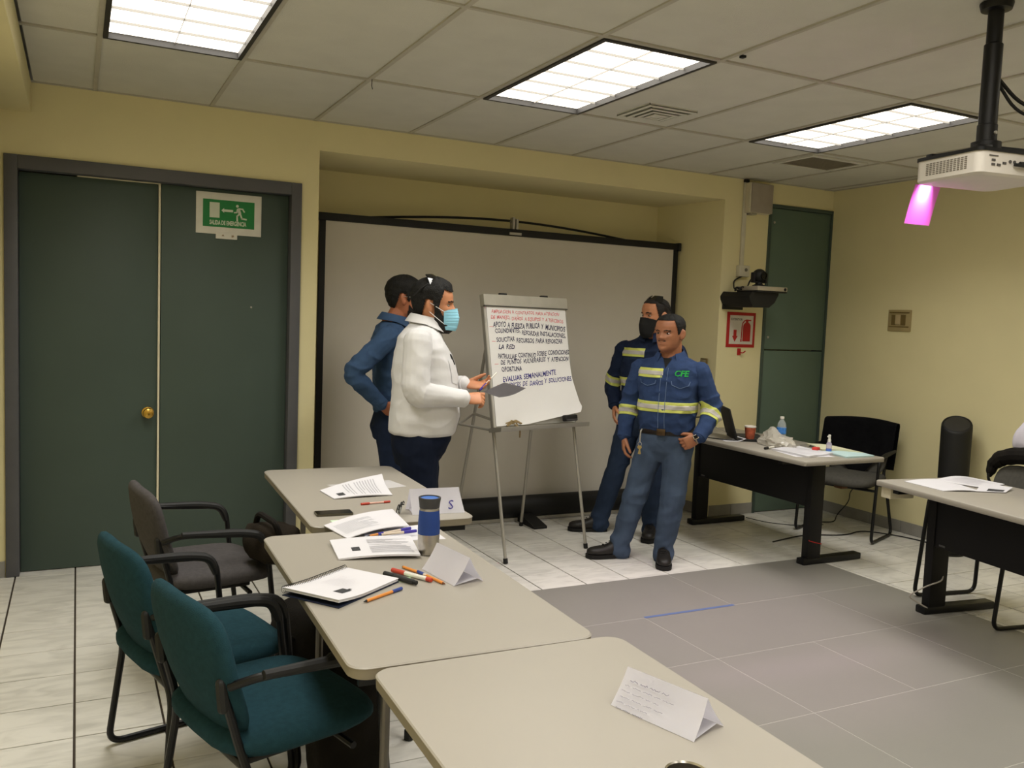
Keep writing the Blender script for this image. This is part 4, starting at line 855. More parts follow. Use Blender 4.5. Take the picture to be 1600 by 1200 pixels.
sheet_stack('loose_paper', 'sheet askew under the white stack on the laptop desk', 'paper', [(4.06, 4.05), (4.33, 3.985), (4.40, 4.25), (4.12, 4.33)], DZ, .0008)
sheet_stack('blue_folder', 'pale blue folder at the right end of the laptop desk', 'folder', [(4.37, 3.925), (4.62, 3.93), (4.64, 4.12), (4.40, 4.15)], DZ, .009, lambda s, t: .003 * t, mat_=M('pale_blue_card', 'b6d0d2', .6))
sheet_stack('open_notebook', 'open notebook with cream pages behind the blue folder', 'notebook', [(4.44, 4.20), (4.63, 4.02), (4.655, 4.20), (4.55, 4.45)], DZ, .012, lambda s, t: .01 * sin(pi * s), mat_=M('cream_paper', 'cfcdae', .8))
sheet_stack('loose_paper', 'white sheet beside the laptop, partly hidden by the coffee cup', 'paper', [(4.06, 4.72), (4.21, 4.68), (4.24, 4.80), (4.10, 4.82)], DZ, .002, lambda s, t: .02 * max(0, s - .5) ** 2 * 4)
sheet_stack('loose_paper', 'white sheet lying between the plastic bag and the paper stack', 'paper', [(4.25, 4.36), (4.42, 4.34), (4.44, 4.42), (4.28, 4.45)], DZ, .001)
pen('marker_pen', 'black capped white marker at the left of the paper stack', (4.075, 4.345, DZ + .009), (4.19, 4.385, DZ + .009), .008, [('cap', 0, .35, black_m, 1.05, 1.05), ('barrel', .34, 1, white_m, 1, .9)], 'marker')
b = BM(); box(b, -.028, -.018, 0, .028, .018, .028, bev=.004); o = build('red_box', b, M('red_box', 'c93a33', .5), loc=(4.385, 4.20, DZ + .0008), rot=(0, 0, .4)); tag(o, 'small red box next to the spray bottle on the laptop desk', 'box')
kb = thing('eyeglass_case', 'dark spectacles lying among papers on the laptop desk', 'eyeglasses', (4.50, 4.34, DZ), .7)
b = BM()
for s in (-1, 1): tube(b, [(s * .033 + .026 * cos(a), .02 * sin(a), .012) for a in [k * pi / 10 for k in range(20)]], .0025, 6, closed=True)
build('rim', b, black_m, kb)
b = BM(); tube(b, [(-.06, 0, .014), (-.055, .09, .004)], .002, 6); tube(b, [(.06, 0, .014), (.05, .09, .004)], .002, 6); tube(b, [(-.008, .002, .013), (.008, .002, .013)], .002, 6); build('temple', b, black_m, kb)
kb.name = 'spectacles'
cable('desk_cable', 'black power cable lying along the front edge of the laptop desk', [(4.05, 5.05, DZ + .006), (4.04, 4.95, DZ + .006), (4.05, 4.85, DZ + .006), (4.12, 4.74, DZ + .006), (4.21, 4.71, DZ + .006)], .004)
cable('desk_cable', 'black charger cable standing in a loop at the far end of the laptop desk', [(4.1, 5.3, DZ + .006), (4.18, 5.28, DZ + .10), (4.32, 5.24, DZ + .11), (4.34, 5.2, DZ + .03), (4.2, 5.2, DZ + .012)], .005, None, .05)
cable('desk_cable', 'thin pale cable behind the laptop on the laptop desk', [(4.36, 5.25, DZ + .05), (4.42, 5.2, DZ + .01), (4.4, 5.05, DZ + .006), (4.34, 4.98, DZ + .006)], .003, MATS['pale_cable'], .05)
cable('floor_cable', 'black cable running along the floor from under the laptop desk to the right', [(4.5, 4.66, .005), (4.9, 4.75, .005), (5.2, 4.62, .005), (5.45, 4.72, .005), (5.62, 4.45, .005), (5.66, 4.0, .005), (5.68, 3.2, .005)], .005, None, .15)
cable('floor_cable', 'thin dark cable hanging from the grey chair seat to the floor', [(5.45, 4.74, .38), (5.40, 4.8, .3), (5.47, 4.86, .2), (5.40, 4.92, .08), (5.46, 4.98, .006), (5.3, 5.05, .005)], .004, None, .06)
cable('floor_cable', 'thin cable on the tiles behind the laptop desk near the closet', [(4.86, 5.35, .004), (4.9, 5.15, .004), (5.05, 5.0, .004), (5.3, 4.95, .004)], .003, None, .1)
b = BM(); box(b, -.05, -.04, -.03, .05, .04, .0, bev=.008); o = build('seat_tag', b, M('rust_brown', '6d4a30', .7), loc=(5.16, 4.66, .394)); tag(o, 'small brown lump hanging under the seat of the grey chair', 'bundle')
# second desk papers
sheet_stack('loose_paper', 'open white handout at the left end of the right desk', 'papers', [(4.03, 3.22), (4.00, 2.955), (4.20, 2.885), (4.32, 3.20)], DZ, .003, lambda s, t: .006 * sin(pi * t), None)
sheet_stack('loose_paper', 'white handout with grey margin, farther back on the right desk', 'papers', [(4.22, 3.18), (4.30, 2.93), (4.53, 2.98), (4.53, 3.20)], DZ + .0035, .003, lambda s, t: .012 * sin(pi * t) * (1 - s), (.15, .85, .1, .8), lmat=MATS['pale_print3'])
sheet_stack('loose_paper', 'rightmost white handout on the right desk with a dark printed strip', 'papers', [(4.16, 2.89), (4.30, 2.82), (4.43, 2.87), (4.40, 3.02)], DZ + .0032, .003, lambda s, t: .008 * t, None, (.35, .9, .05, .35))
# ---------------------------------------------------------------- draped and soft things
def drape(name, label, cat, top, half, zf, zb_, thick, mat_, parent_frame, wav, seed, nU=36, nV=30, front_bottom=None):
    # cloth hung over a chair back; local frame: x forward, y across
    b = BM(); g = []
    for j in range(nV + 1):
        row = []; v = j / nV
        for i in range(nU + 1):
            s = -1 + 2 * i / nU; y = s * half * (1.0 + .03 * sin(5 * s + seed)); ztop = top(s); fb = front_bottom(s) if front_bottom else zf
            if v < .55: q = v / .55; z = fb + (ztop - fb) * min(1, q * 1.02); x = .028 + .012 * (1 - q) + wav * sin(s * 9 + seed + q * 2) * (1 - q * .6)
            elif v < .65: q = (v - .55) / .1; z = ztop + .012 * sin(pi * q); x = .028 - .085 * q
            else: q = (v - .65) / .35; z = ztop + (zb_ - ztop) * q; x = -.057 - wav * abs(sin(s * 7 + seed)) * q
            xb = -.135 - .30 * (z - .625 + .18) * (1 - .25 * (z - .445)) + .55 * min(.06, y * y)
            row.append(b.verts.new(Vector((xb + x, y, z))))
        g.append(row)
    fs = [b.faces.new((g[j][i], g[j][i + 1], g[j + 1][i + 1], g[j + 1][i])) for j in range(nV) for i in range(nU)]
    bmesh.ops.solidify(b, geom=fs, thickness=thick)
    loc, rz = parent_frame; o = build(name, b, mat_, loc=loc, rot=(0, 0, rz), angle=70); return tag(o, label, cat)
jk = M('black_jacket', '17171a', .9, var=.2, scale=20, bump=.2, bscale=60, spec=.15)
drape('jacket', 'black jacket draped over the back of the grey chair at the laptop desk', 'jacket', lambda s: .845 + .02 * (1 - s * s), .275, .50, .50, .008, jk, ((5.28, 4.72, 0), radians(202)), .01, 1.0, front_bottom=lambda s: .56 - .14 * math.exp(-((s - .1) / .35) ** 2) + .05 * s)
def blob(name, label, cat, loc, rz, sx, sy, sz, mat_, seed, amp=.18, flat=True, rot=None):
    b = BM(); bmesh.ops.create_icosphere(b, subdivisions=4, radius=1.0)
    for v in b.verts:
        p = v.co.copy(); k = 1 + amp * noise.noise(p * 1.5 + Vector((seed, 0, 0))) + amp * .5 * (1 - abs(noise.noise(p * 3.2 + Vector((0, seed, 0))))) - amp * .25
        q = Vector(((1 if p.x > 0 else -1) * abs(p.x) ** .75 * sx, (1 if p.y > 0 else -1) * abs(p.y) ** .75 * sy, (1 if p.z > 0 else -1) * abs(p.z) ** .75 * sz)) * k
        if flat: q.z = max(q.z, -sz * .93)
        v.co = q
    t = thing(name, label, cat, loc, rz)
    if rot: t.rotation_euler = rot
    build('fabric_body', b, mat_, t, angle=60); return t
darkbag = M('dark_bag_cloth', '191613', .85, var=.25, scale=10, bump=.2, bscale=120, spec=.15); brownbag = M('brown_bag_cloth', '231d16', .85, var=.25, scale=14, bump=.2, bscale=120, spec=.15)
bg1 = blob('shoulder_bag', 'dark brown bag resting on the seat of the grey left chair', 'bag', (.74, 3.66, .565), .4, .09, .14, .085, brownbag, 2.0)
b = BM(); tube(b, rpath([(-.04, -.1, .06), (-.06, -.1, .11), (-.04, .05, .125), (-.02, .1, .06)], .06), .013, 8); build('bag_strap', b, darkbag, bg1)
bg2 = blob('backpack', 'black backpack on the floor under the edge of the middle table', 'backpack', (.80, 3.18, .225), .2, .15, .2, .235, darkbag, 5.0, .12)
b = BM(); tube(b, rpath([(-.13, -.1, .15), (-.19, -.1, .1), (-.17, -.1, -.12), (-.12, -.1, -.16)], .05), .014, 8); build('shoulder_strap', b, black_m, bg2)
b = BM(); box(b, -.158, -.16, .05, -.148, -.12, .062); lathe(b, [(.006, 0), (.006, .004)], 8, Matrix.Translation((-.157, -.09, .10)) @ Matrix.Rotation(-pi / 2, 4, 'Y')); build('buckle', b, alu_m, bg2)
bg3 = blob('backpack', 'second dark backpack on the floor between middle and nearest table', 'backpack', (.80, 2.70, .20), -.3, .13, .18, .21, darkbag, 9.0, .14)
b = BM(); tube(b, rpath([(-.1, -.05, .18), (-.06, -.05, .26), (.04, -.05, .25), (.06, -.05, .18)], .04), .01, 8); build('carry_handle', b, black_m, bg3)
b = BM(); bmesh.ops.create_icosphere(b, subdivisions=3, radius=1)
for v in b.verts: p = v.co.copy(); v.co = Vector((p.x * .035, p.y * .04, p.z * .10)) * (1 + .3 * noise.noise(p * 2.5))
o = build('cloth_bundle', b, M('tan_pink_cloth', '8a6f62', .9, bump=.2), loc=(.985, 3.02, .135)); tag(o, 'crumpled tan cloth hanging beside the black backpack under the table', 'cloth')
# bag over the chair at the right edge
FR = ((4.60, 3.07, 0), radians(170))
b = BM(); cpts = []
def cl_(x, y, z):
    a = FR[1]; return Vector((FR[0][0] + x * cos(a) - y * sin(a), FR[0][1] + x * sin(a) + y * cos(a), z))
hb = thing('handbag', 'black handbag slung along the top of the chair at the right edge', 'bag')
b = BM(); DZB = -.035
pts = [cl_(-.20, -.25, .73), cl_(-.215, -.245, .79), cl_(-.23, -.20, .838), cl_(-.24, -.12, .862), cl_(-.245, -.03, .875), cl_(-.245, .08, .872), cl_(-.24, .2, .855), cl_(-.23, .26, .80)]
sm = []
for i in range(len(pts) - 1):
    for k in range(5): sm.append(pts[i].lerp(pts[i + 1], k / 5))
sm.append(pts[-1]); rads = [(.016 + .034 * sin(pi * min(1, i / len(sm) * 1.15)) ** .7) * (1 + .15 * noise.noise(Vector((i * .4, 0, 0)))) for i in range(len(sm))]
tube(b, sm, rads, 12, True); build('bag_body', b, darkbag, hb)
b = BM()
for k in range(3): sphere(b, cl_(-.19, .035 + .02 * k, .866 - .006 * k), .011, (1, 1.1, 1), 10)
build('bag_studs', b, M('pale_gold', 'b3a074', .35, .6), hb)
b = BM(); tube(b, rpath([cl_(-.2, -.235, .77), cl_(-.185, -.25, .72), cl_(-.2, -.24, .68)], .02), .008, 8); build('bag_strap', b, black_m, hb)
# white garment hanging on the far side of that chair
b = BM(); bmesh.ops.create_icosphere(b, subdivisions=4, radius=1)
for v in b.verts:
    p = v.co.copy(); w_ = 1 - .42 * (p.z + 1) / 2; k = 1 + .10 * noise.noise(p * 1.6 + Vector((4, 4, 0))) + .05 * (1 - abs(noise.noise(p * 3)))
    v.co = Vector((p.x * .10 * w_ * k, p.y * .23 * w_ * k, p.z * .145 * k))
o = build('white_garment', b, M('lilac_white_cloth', 'cfcad6', .85, var=.02, bump=.1, bscale=30), loc=(4.97, 3.03, .985), rot=(0, 0, .1), angle=70); tag(o, 'bundle of white cloth heaped on the chair back at the right edge', 'garment')
# ---------------------------------------------------------------- people
from mathutils.bvhtree import BVHTree
def remesh(bm, vox, smooth=3, fac=.5):
    me = bpy.data.meshes.new('raw'); bmesh.ops.recalc_face_normals(bm, faces=bm.faces); bm.to_mesh(me); bm.free()
    o = bpy.data.objects.new('raw', me); COL.objects.link(o)
    r = o.modifiers.new('r', 'REMESH'); r.mode = 'VOXEL'; r.voxel_size = vox; r.adaptivity = 0
    if smooth: s = o.modifiers.new('s', 'SMOOTH'); s.iterations = smooth; s.factor = fac
    dg = bpy.context.evaluated_depsgraph_get(); dg.update(); out = bpy.data.meshes.new_from_object(o.evaluated_get(dg))
    bpy.data.objects.remove(o); bpy.data.meshes.remove(me); return out
def displace(me, fn):
    n = len(me.vertices); co = np.empty(n * 3); no = np.empty(n * 3); me.vertices.foreach_get('co', co); me.vertex_normals.foreach_get('vector', no)
    co = co.reshape(-1, 3); no = no.reshape(-1, 3); d = np.array([fn(Vector(p)) for p in co]); co += no * d[:, None]
    me.vertices.foreach_set('co', co.ravel()); me.update()
def put(name, me, mat, parent):
    me.materials.clear()
    for m in (mat if isinstance(mat, (list, tuple)) else [mat]): me.materials.append(m)
    me.shade_smooth(); me.name = name
    return link(bpy.data.objects.new(name, me), parent)
def ell(c, hf, hb, hy, p=2.4, n=40):
    out = []
    for j in range(n):
        t = 2 * pi * j / n; a, s = cos(t), sin(t); x = (hf if a > 0 else hb) * (1 if a > 0 else -1) * abs(a) ** (2 / p); y = hy * (1 if s > 0 else -1) * abs(s) ** (2 / p)
        out.append(Vector((c[0] + x, c[1] + y, c[2])))
    return out
def torso(bm, rings, grow=0.0):
    loft(bm, [ell((cx, cy, z), hf + grow, hb + grow, hy + grow) for (z, cx, cy, hf, hb, hy) in rings])
def limb(bm, pts, rads, sub=6, n=16, rnd=.06):
    # smooth tapered tube through joints
    P = [Vector(p) for p in pts]; L = [0]
    for a, b in zip(P[:-1], P[1:]): L.append(L[-1] + (b - a).length)
    path = rpath(P, rnd, 5); dense = []
    for a, b in zip(path[:-1], path[1:]):
        k = max(1, int((b - a).length / .03))
        for i in range(k): dense.append(a.lerp(b, i / k))
    dense.append(path[-1]); s = [0]
    for a, b in zip(dense[:-1], dense[1:]): s.append(s[-1] + (b - a).length)
    rs = [float(np.interp(x / s[-1] * L[-1], L, rads)) for x in s]
    tube(bm, dense, rs, n, True); return bm
HZ = [0, .010, .03, .055, .08, .105, .125, .14, .165, .19, .212, .226, .233, .236]
HF = [.060, .080, .089, .089, .088, .087, .085, .089, .090, .082, .064, .042, .022, .006]
HB = [.010, .030, .050, .066, .078, .089, .096, .100, .102, .096, .080, .056, .032, .010]
HW = [.020, .036, .051, .060, .066, .071, .073, .0745, .0765, .074, .063, .044, .026, .008]
_zz = np.linspace(0, .236, 90); _ker = np.array([1, 2, 3, 2, 1]) / 9
def _sm(v): a = np.interp(_zz, HZ, v); b = np.convolve(np.pad(a, 2, mode='edge'), _ker, 'valid'); b[-3:] = a[-3:]; return b
_F, _B, _Wd = _sm(HF), _sm(HB), _sm(HW)
def ga(v, s): return math.exp(-(v / s) ** 2)
def head_pt(z, a, feat=True):
    F, B, Wd = float(np.interp(z, _zz, _F)), float(np.interp(z, _zz, _B)), float(np.interp(z, _zz, _Wd))
    ca, sa = cos(a), sin(a); p = 2.25 if ca > 0 else 2.1
    x = (F if ca > 0 else B) * (1 if ca > 0 else -1) * abs(ca) ** (2 / p); y = Wd * (1 if sa > 0 else -1) * abs(sa) ** (2 / p)
    if ca > 0 and feat:
        nz = float(np.interp(z, [.076, .083, .090, .096, .110, .128, .138], [0, .012, .024, .025, .016, .006, .002])); wn = .012 + .006 * ga(z - .09, .012)
        x += nz * ga(y, wn) + .006 * ga(abs(y) - .014, .007) * ga(z - .089, .008)
        x -= .010 * ga(abs(y) - .031, .016) * ga(z - .121, .010)
        x += .005 * ga(z - .137, .008) * ga(abs(y) - .028, .024) + .004 * ga(abs(y) - .043, .016) * ga(z - .098, .016)
        x += (.006 * ga(z - .064, .0055) + .006 * ga(z - .052, .0055) - .003 * ga(z - .0585, .002)) * ga(y, .022)
        x -= .004 * ga(z - .040, .007) * ga(y, .025); x += .007 * ga(z - .018, .014) * ga(y, .024)
    return Vector((x, y, z))
def head_bm(bm, mx, nz=76, na=80):
    zs = list(np.linspace(0, .236, nz)); loft(bm, [[mx @ head_pt(z, 2 * pi * j / na) for j in range(na)] for z in zs])
    for s in (-1, 1):
        em = mx @ Matrix.Translation((-.012, s * .0785, .113)) @ Matrix.Rotation(s * radians(-30), 4, 'Z') @ Matrix.Rotation(radians(-12), 4, 'Y')
        b0 = BM(); sphere(b0, (0, 0, 0), 1.0, (.019, .012, .034), 16)
        for v in b0.verts:
            if s * v.co.y > 0: v.co.y -= s * .006 * ga(v.co.x - .003, .009) * ga(v.co.z - .004, .016)
        for v in b0.verts: v.co = em @ v.co
        join_bm(bm, b0)
def head_shell(pred, off, th, mx, nz=90, na=110, feat=True):
    b = BM(); zs = list(np.linspace(-.0, .236, nz)); g = []; prm = {}
    for z in zs:
        row = []
        for j in range(na):
            a = 2 * pi * j / na; a = a - 2 * pi if a > pi else a
            v = b.verts.new(head_pt(z, a, feat)); prm[v] = (z, a); row.append(v)
        g.append(row)
    for i in range(nz - 1):
        for j in range(na): b.faces.new((g[i][j], g[i][(j + 1) % na], g[i + 1][(j + 1) % na], g[i + 1][j]))
    b.faces.new(g[-1]); bmesh.ops.recalc_face_normals(b, faces=b.faces); b.normal_update()
    new = {v: v.co + v.normal * off(*prm[v]) for v in b.verts}; kill = [v for v in b.verts if not pred(*prm[v])]
    for v, c in new.items(): v.co = c
    bmesh.ops.delete(b, geom=kill, context='VERTS')
    if b.faces: bmesh.ops.solidify(b, geom=b.faces[:], thickness=th)
    for v in b.verts: v.co = mx @ v.co
    return b
def hand(bm, wrist, d, n, s, curls=(15, 20, 15), k=1.0, th=(.55, .75, .25), spread=.12, thcurl=20):
    w_ = Vector(wrist); d = Vector(d).normalized(); n = Vector(n); n = (n - d * n.dot(d)).normalized(); s0 = d.cross(n); s = s0 if s0.dot(Vector(s)) > 0 else -s0
    rings = []
    for (t, a, b_) in ((-.03, .027, .020), (.0, .028, .020), (.025, .036, .0175), (.055, .041, .0155), (.08, .042, .0135), (.093, .039, .011)):
        c = w_ + d * t * k; rings.append([c + s * (a * k * cos(q) ) + n * (b_ * k * sin(q)) for q in [2 * pi * j / 20 for j in range(20)]])
    loft(bm, rings)
    for i, (o_, L) in enumerate(zip((.031, .0105, -.0105, -.030), (.072, .080, .074, .058))):
        p = w_ + d * .082 * k + s * o_ * k; cu = curls[i] if isinstance(curls[0], (list, tuple)) else curls
        ang = 0; pts = [p - d * .02 * k, p]; sd = spread * (o_ / .03)
        for j, fr in enumerate((.45, .30, .25)):
            ang += radians(cu[j]); dd = (d * cos(ang) + n * sin(ang) + s * sd * cos(ang)).normalized(); p = p + dd * L * fr * k; pts.append(p)
        tube(bm, pts, [.0098 * k, .0096 * k, .0090 * k, .0082 * k, .0070 * k], 10, True)
    p = w_ + d * .022 * k + s * .024 * k + n * .006 * k; dd = (d * th[0] + s * th[1] + n * th[2]).normalized(); pts = [p - dd * .01, p]
    for L, c in ((.04, 0), (.032, thcurl), (.026, thcurl)):
        dd = (dd * cos(radians(c)) + (d * .8 + n * .4).normalized() * sin(radians(c))).normalized(); p = p + dd * L * k; pts.append(p)
    tube(bm, pts, [.014 * k, .0145 * k, .0120 * k, .0105 * k, .0085 * k], 10, True)
def band(me, planes, pred, off, th, mat, name, parent):
    b = BM(); b.from_mesh(me)
    for (co, no) in planes: bmesh.ops.bisect_plane(b, geom=b.verts[:] + b.edges[:] + b.faces[:], plane_co=co, plane_no=no, clear_outer=True)
    bmesh.ops.delete(b, geom=[f for f in b.faces if not pred(f.calc_center_median())], context='FACES'); b.normal_update()
    for v in b.verts: v.co += v.normal * off
    if b.faces: bmesh.ops.solidify(b, geom=b.faces[:], thickness=th)
    b.normal_update(); m2 = bpy.data.meshes.new(name); b.to_mesh(m2); b.free(); return put(name, m2, mat, parent)
def zband(me, z0, z1, pred, off, th, mat, name, parent, tilt=(0, 0, 0)):
    t = Vector((tilt[0], tilt[1], 1)); return band(me, [(Vector((0, 0, z1)), t), (Vector((0, 0, z0)), -t)], pred, off, th, mat, name, parent)
def axband(me, p, q, t0, t1, rad, off, th, mat, name, parent):
    p = Vector(p); q = Vector(q); d = q - p; a = p + d * t0; c = p + d * t1; d = d.normalized()
    def pr(x): u = x - p; return (u - d * u.dot(d)).length < rad
    return band(me, [(c, d), (a, -d)], pr, off, th, mat, name, parent)
def decal(bm, me, off, mat, name, parent, dirn=(-1, 0, 0), th=0.0, far=.6):
    th = 0.0
    tree = BVHTree.FromPolygons([v.co.copy() for v in me.vertices], [tuple(p.vertices) for p in me.polygons]); d = Vector(dirn).normalized()
    for v in bm.verts:
        h = tree.ray_cast(v.co - d * far, d)
        if h[0] is not None: v.co = h[0] - d * off
    if th: bmesh.ops.solidify(bm, geom=bm.faces[:], thickness=th)
    m2 = bpy.data.meshes.new(name); bmesh.ops.recalc_face_normals(bm, faces=bm.faces); bm.to_mesh(m2); bm.free(); return put(name, m2, mat, parent)
def surf(me, y, z):
    tree = BVHTree.FromPolygons([v.co.copy() for v in me.vertices], [tuple(p.vertices) for p in me.polygons]); h = tree.ray_cast(Vector((.6, y, z)), Vector((-1, 0, 0))); return h[0].x if h[0] is not None else .15
def yzgrid(y0, z0, y1, z1, n=8, m=8, point=0.0, x=0.0):
    b = BM(); g = [[b.verts.new((x, y0 + (y1 - y0) * i / n, z0 + (z1 - z0) * j / m - (point * (1 - abs(2 * i / n - 1)) if j == 0 else 0))) for i in range(n + 1)] for j in range(m + 1)]
    for j in range(m):
        for i in range(n): b.faces.new((g[j][i], g[j][i + 1], g[j + 1][i + 1], g[j + 1][i]))
    return b
def collar(c, rx, ry, h, flap, tilt, mat, parent, open_=.35, drop=.03):
    b = BM(); rings = []; n = 40
    for i in range(n + 1):
        a = open_ + (2 * pi - 2 * open_) * i / n; ca, sa = cos(a), sin(a); fr = max(0, ca)
        zt = c[2] + h - tilt * (ca * .5 + .5); zb = zt - h - drop * fr; base = zt - h - .006
        def q(r, z): return Vector((c[0] + (rx + r) * ca, c[1] + (ry + r) * sa, z))
        rings.append([q(-.003, base), q(.0, zt - .004), q(.003, zt), q(.008, zt - .004), q(flap, zb), q(flap - .003, zb - .002), q(.006, zt - .012), q(.002, base)])
    loft(b, rings); return build('collar', b, mat, parent, angle=60)
def shoe(parent, pos, ang, mat, k=1.0):
    mx = Matrix.Translation((pos[0], pos[1], 0)) @ Matrix.Rotation(ang, 4, 'Z') @ Matrix.Scale(k, 4); b = BM(); rings = []
    for (x, w_, h, zc) in ((-.088, .012, .03, .05), (-.082, .030, .075, .055), (-.06, .037, .10, .062), (-.02, .040, .115, .065), (.02, .041, .105, .06), (.06, .043, .08, .05), (.10, .047, .068, .046), (.14, .047, .062, .044), (.17, .040, .054, .042), (.19, .026, .04, .04), (.197, .010, .02, .038)):
        r = []
        for j in range(24):
            t = 2 * pi * j / 24; y = w_ * (1 if cos(t) > 0 else -1) * abs(cos(t)) ** .8; z = max(.022, zc + h * .5 * sin(t)) if sin(t) < 0 else zc + h * .5 * sin(t); r.append(mx @ Vector((x, y, z)))
        rings.append(r)
    loft(b, rings); lathe(b, [(.040, .09), (.042, .135), (.03, .138)], 20, mx @ Matrix.Translation((-.035, 0, 0))); u = build('shoe', b, mat, parent, angle=50)
    b = BM(); out = [(-.094, 0), (-.088, .026), (-.06, .040), (0, .043), (.06, .047), (.11, .052), (.15, .051), (.18, .043), (.2, .024), (.205, 0)]; poly = out + [(x, -y) for (x, y) in out[-2:0:-1]]
    prism(b, poly, 'z', .002, .026, mx=mx); build('sole', b, M('rubber_sole', '0f0e0d', .8), u)
    b = BM()
    for i in range(5): tube(b, [mx @ Vector((.02 + .022 * i, -.022, .113 - .0105 * i)), mx @ Vector((.022 + .022 * i, 0, .1215 - .0105 * i)), mx @ Vector((.02 + .022 * i, .022, .113 - .0105 * i))], .003, 5)
    build('laces', b, black_m, u); return u
def eyes(parent, mx, white='9c8f84'):
    for s in (-1, 1):
        b = BM(); c = Vector((.0685, s * .031, .1205)); sphere(b, c, .0115, (1, 1.1, .62), 16)
        for f in b.faces:
            q = f.calc_center_median() - c; f.material_index = 1 if (q.x > 0 and (q.y ** 2 + q.z ** 2) ** .5 < .0058) else 0
        for v in b.verts: v.co = mx @ v.co
        build('eye', b, [M('eye_white', white, .25), M('eye_dark', '1a0f0a', .15)], parent)
        b = head_shell(lambda z, a: abs(z - .1365 - .004 * ga(abs(head_pt(z, a).y) - .03, .014)) < .0042 and .012 < s * head_pt(z, a).y < .052 and abs(a) < 1.4, lambda z, a: .0022, .003, mx)
        build('eyebrow', b, hair_m, parent)
def hairline(front, temple, burn, nape):
    A = np.radians([0, 30, 52, 66, 74, 84, 90, 104, 116, 140, 180]); Z = [front, front - .002, temple + .02, temple - .03, burn, burn, .140, .148, .100, nape + .01, nape]
    return lambda a: float(np.interp(abs(a), A, Z))
def hair(parent, mx, hl, off, rough=.004, mat=None):
    b = head_shell(lambda z, a: z > hl(a), lambda z, a: off * min(1, .35 + (z - hl(a)) / .05) * (1 + .35 * max(0, (z - .15) / .08)) + rough * noise.noise(Vector((cos(a) * 4, sin(a) * 4, z * 50))), .008, mx)
    return build('hair', b, mat or hair_m, parent, angle=80)
def shades(label, base, th, mx, z0=.188, z1=.222, back=0.0, up=0.0):
    mx = mx @ Matrix.Translation((back, 0, up)) @ Matrix.Rotation(radians(-8), 4, 'Y')
    t = thing('sunglasses', label, 'sunglasses', base, th); gl = M('black_gloss_lens', '0b0b0d', .06, spec=.9)
    b = head_shell(lambda z, a: z0 < z < z1 and abs(a) < 1.05 and abs(a) > .06, lambda z, a: .024 + .01 * (z - z0) / (z1 - z0), .004, mx, feat=False); build('lens', b, gl, t)
    b = BM()
    for s in (-1, 1):
        pts = [mx @ (head_pt(zz, s * aa, False) + Vector((cos(s * aa) * .02, sin(s * aa) * .02, .004))) for (zz, aa) in ((.205, .95), (.195, 1.25), (.175, 1.55), (.15, 1.8))]; tube(b, pts, .0032, 8, True)
    pts = [mx @ (head_pt(.208, aa, False) + Vector((.024, 0, .012))) for aa in (-.2, 0, .2)]; tube(b, pts, .003, 8); build('frame', b, black_m, t); return t
def hmx(pos, yaw=0, pitch=0, k=1.0, roll=0): return Matrix.Translation(pos) @ Matrix.Rotation(yaw, 4, 'Z') @ Matrix.Rotation(pitch, 4, 'Y') @ Matrix.Rotation(roll, 4, 'X') @ Matrix.Scale(k, 4)
def wr(seed, amp, fx, fz, zlo=-9, zhi=9):
    def f(p):
        q = Vector((p.x * fx + seed, p.y * fx, p.z * fz)); a = 1 - abs(noise.noise(q)); return amp * (a ** 3 - .45) + amp * .5 * noise.noise(q * 2.3)
    return f
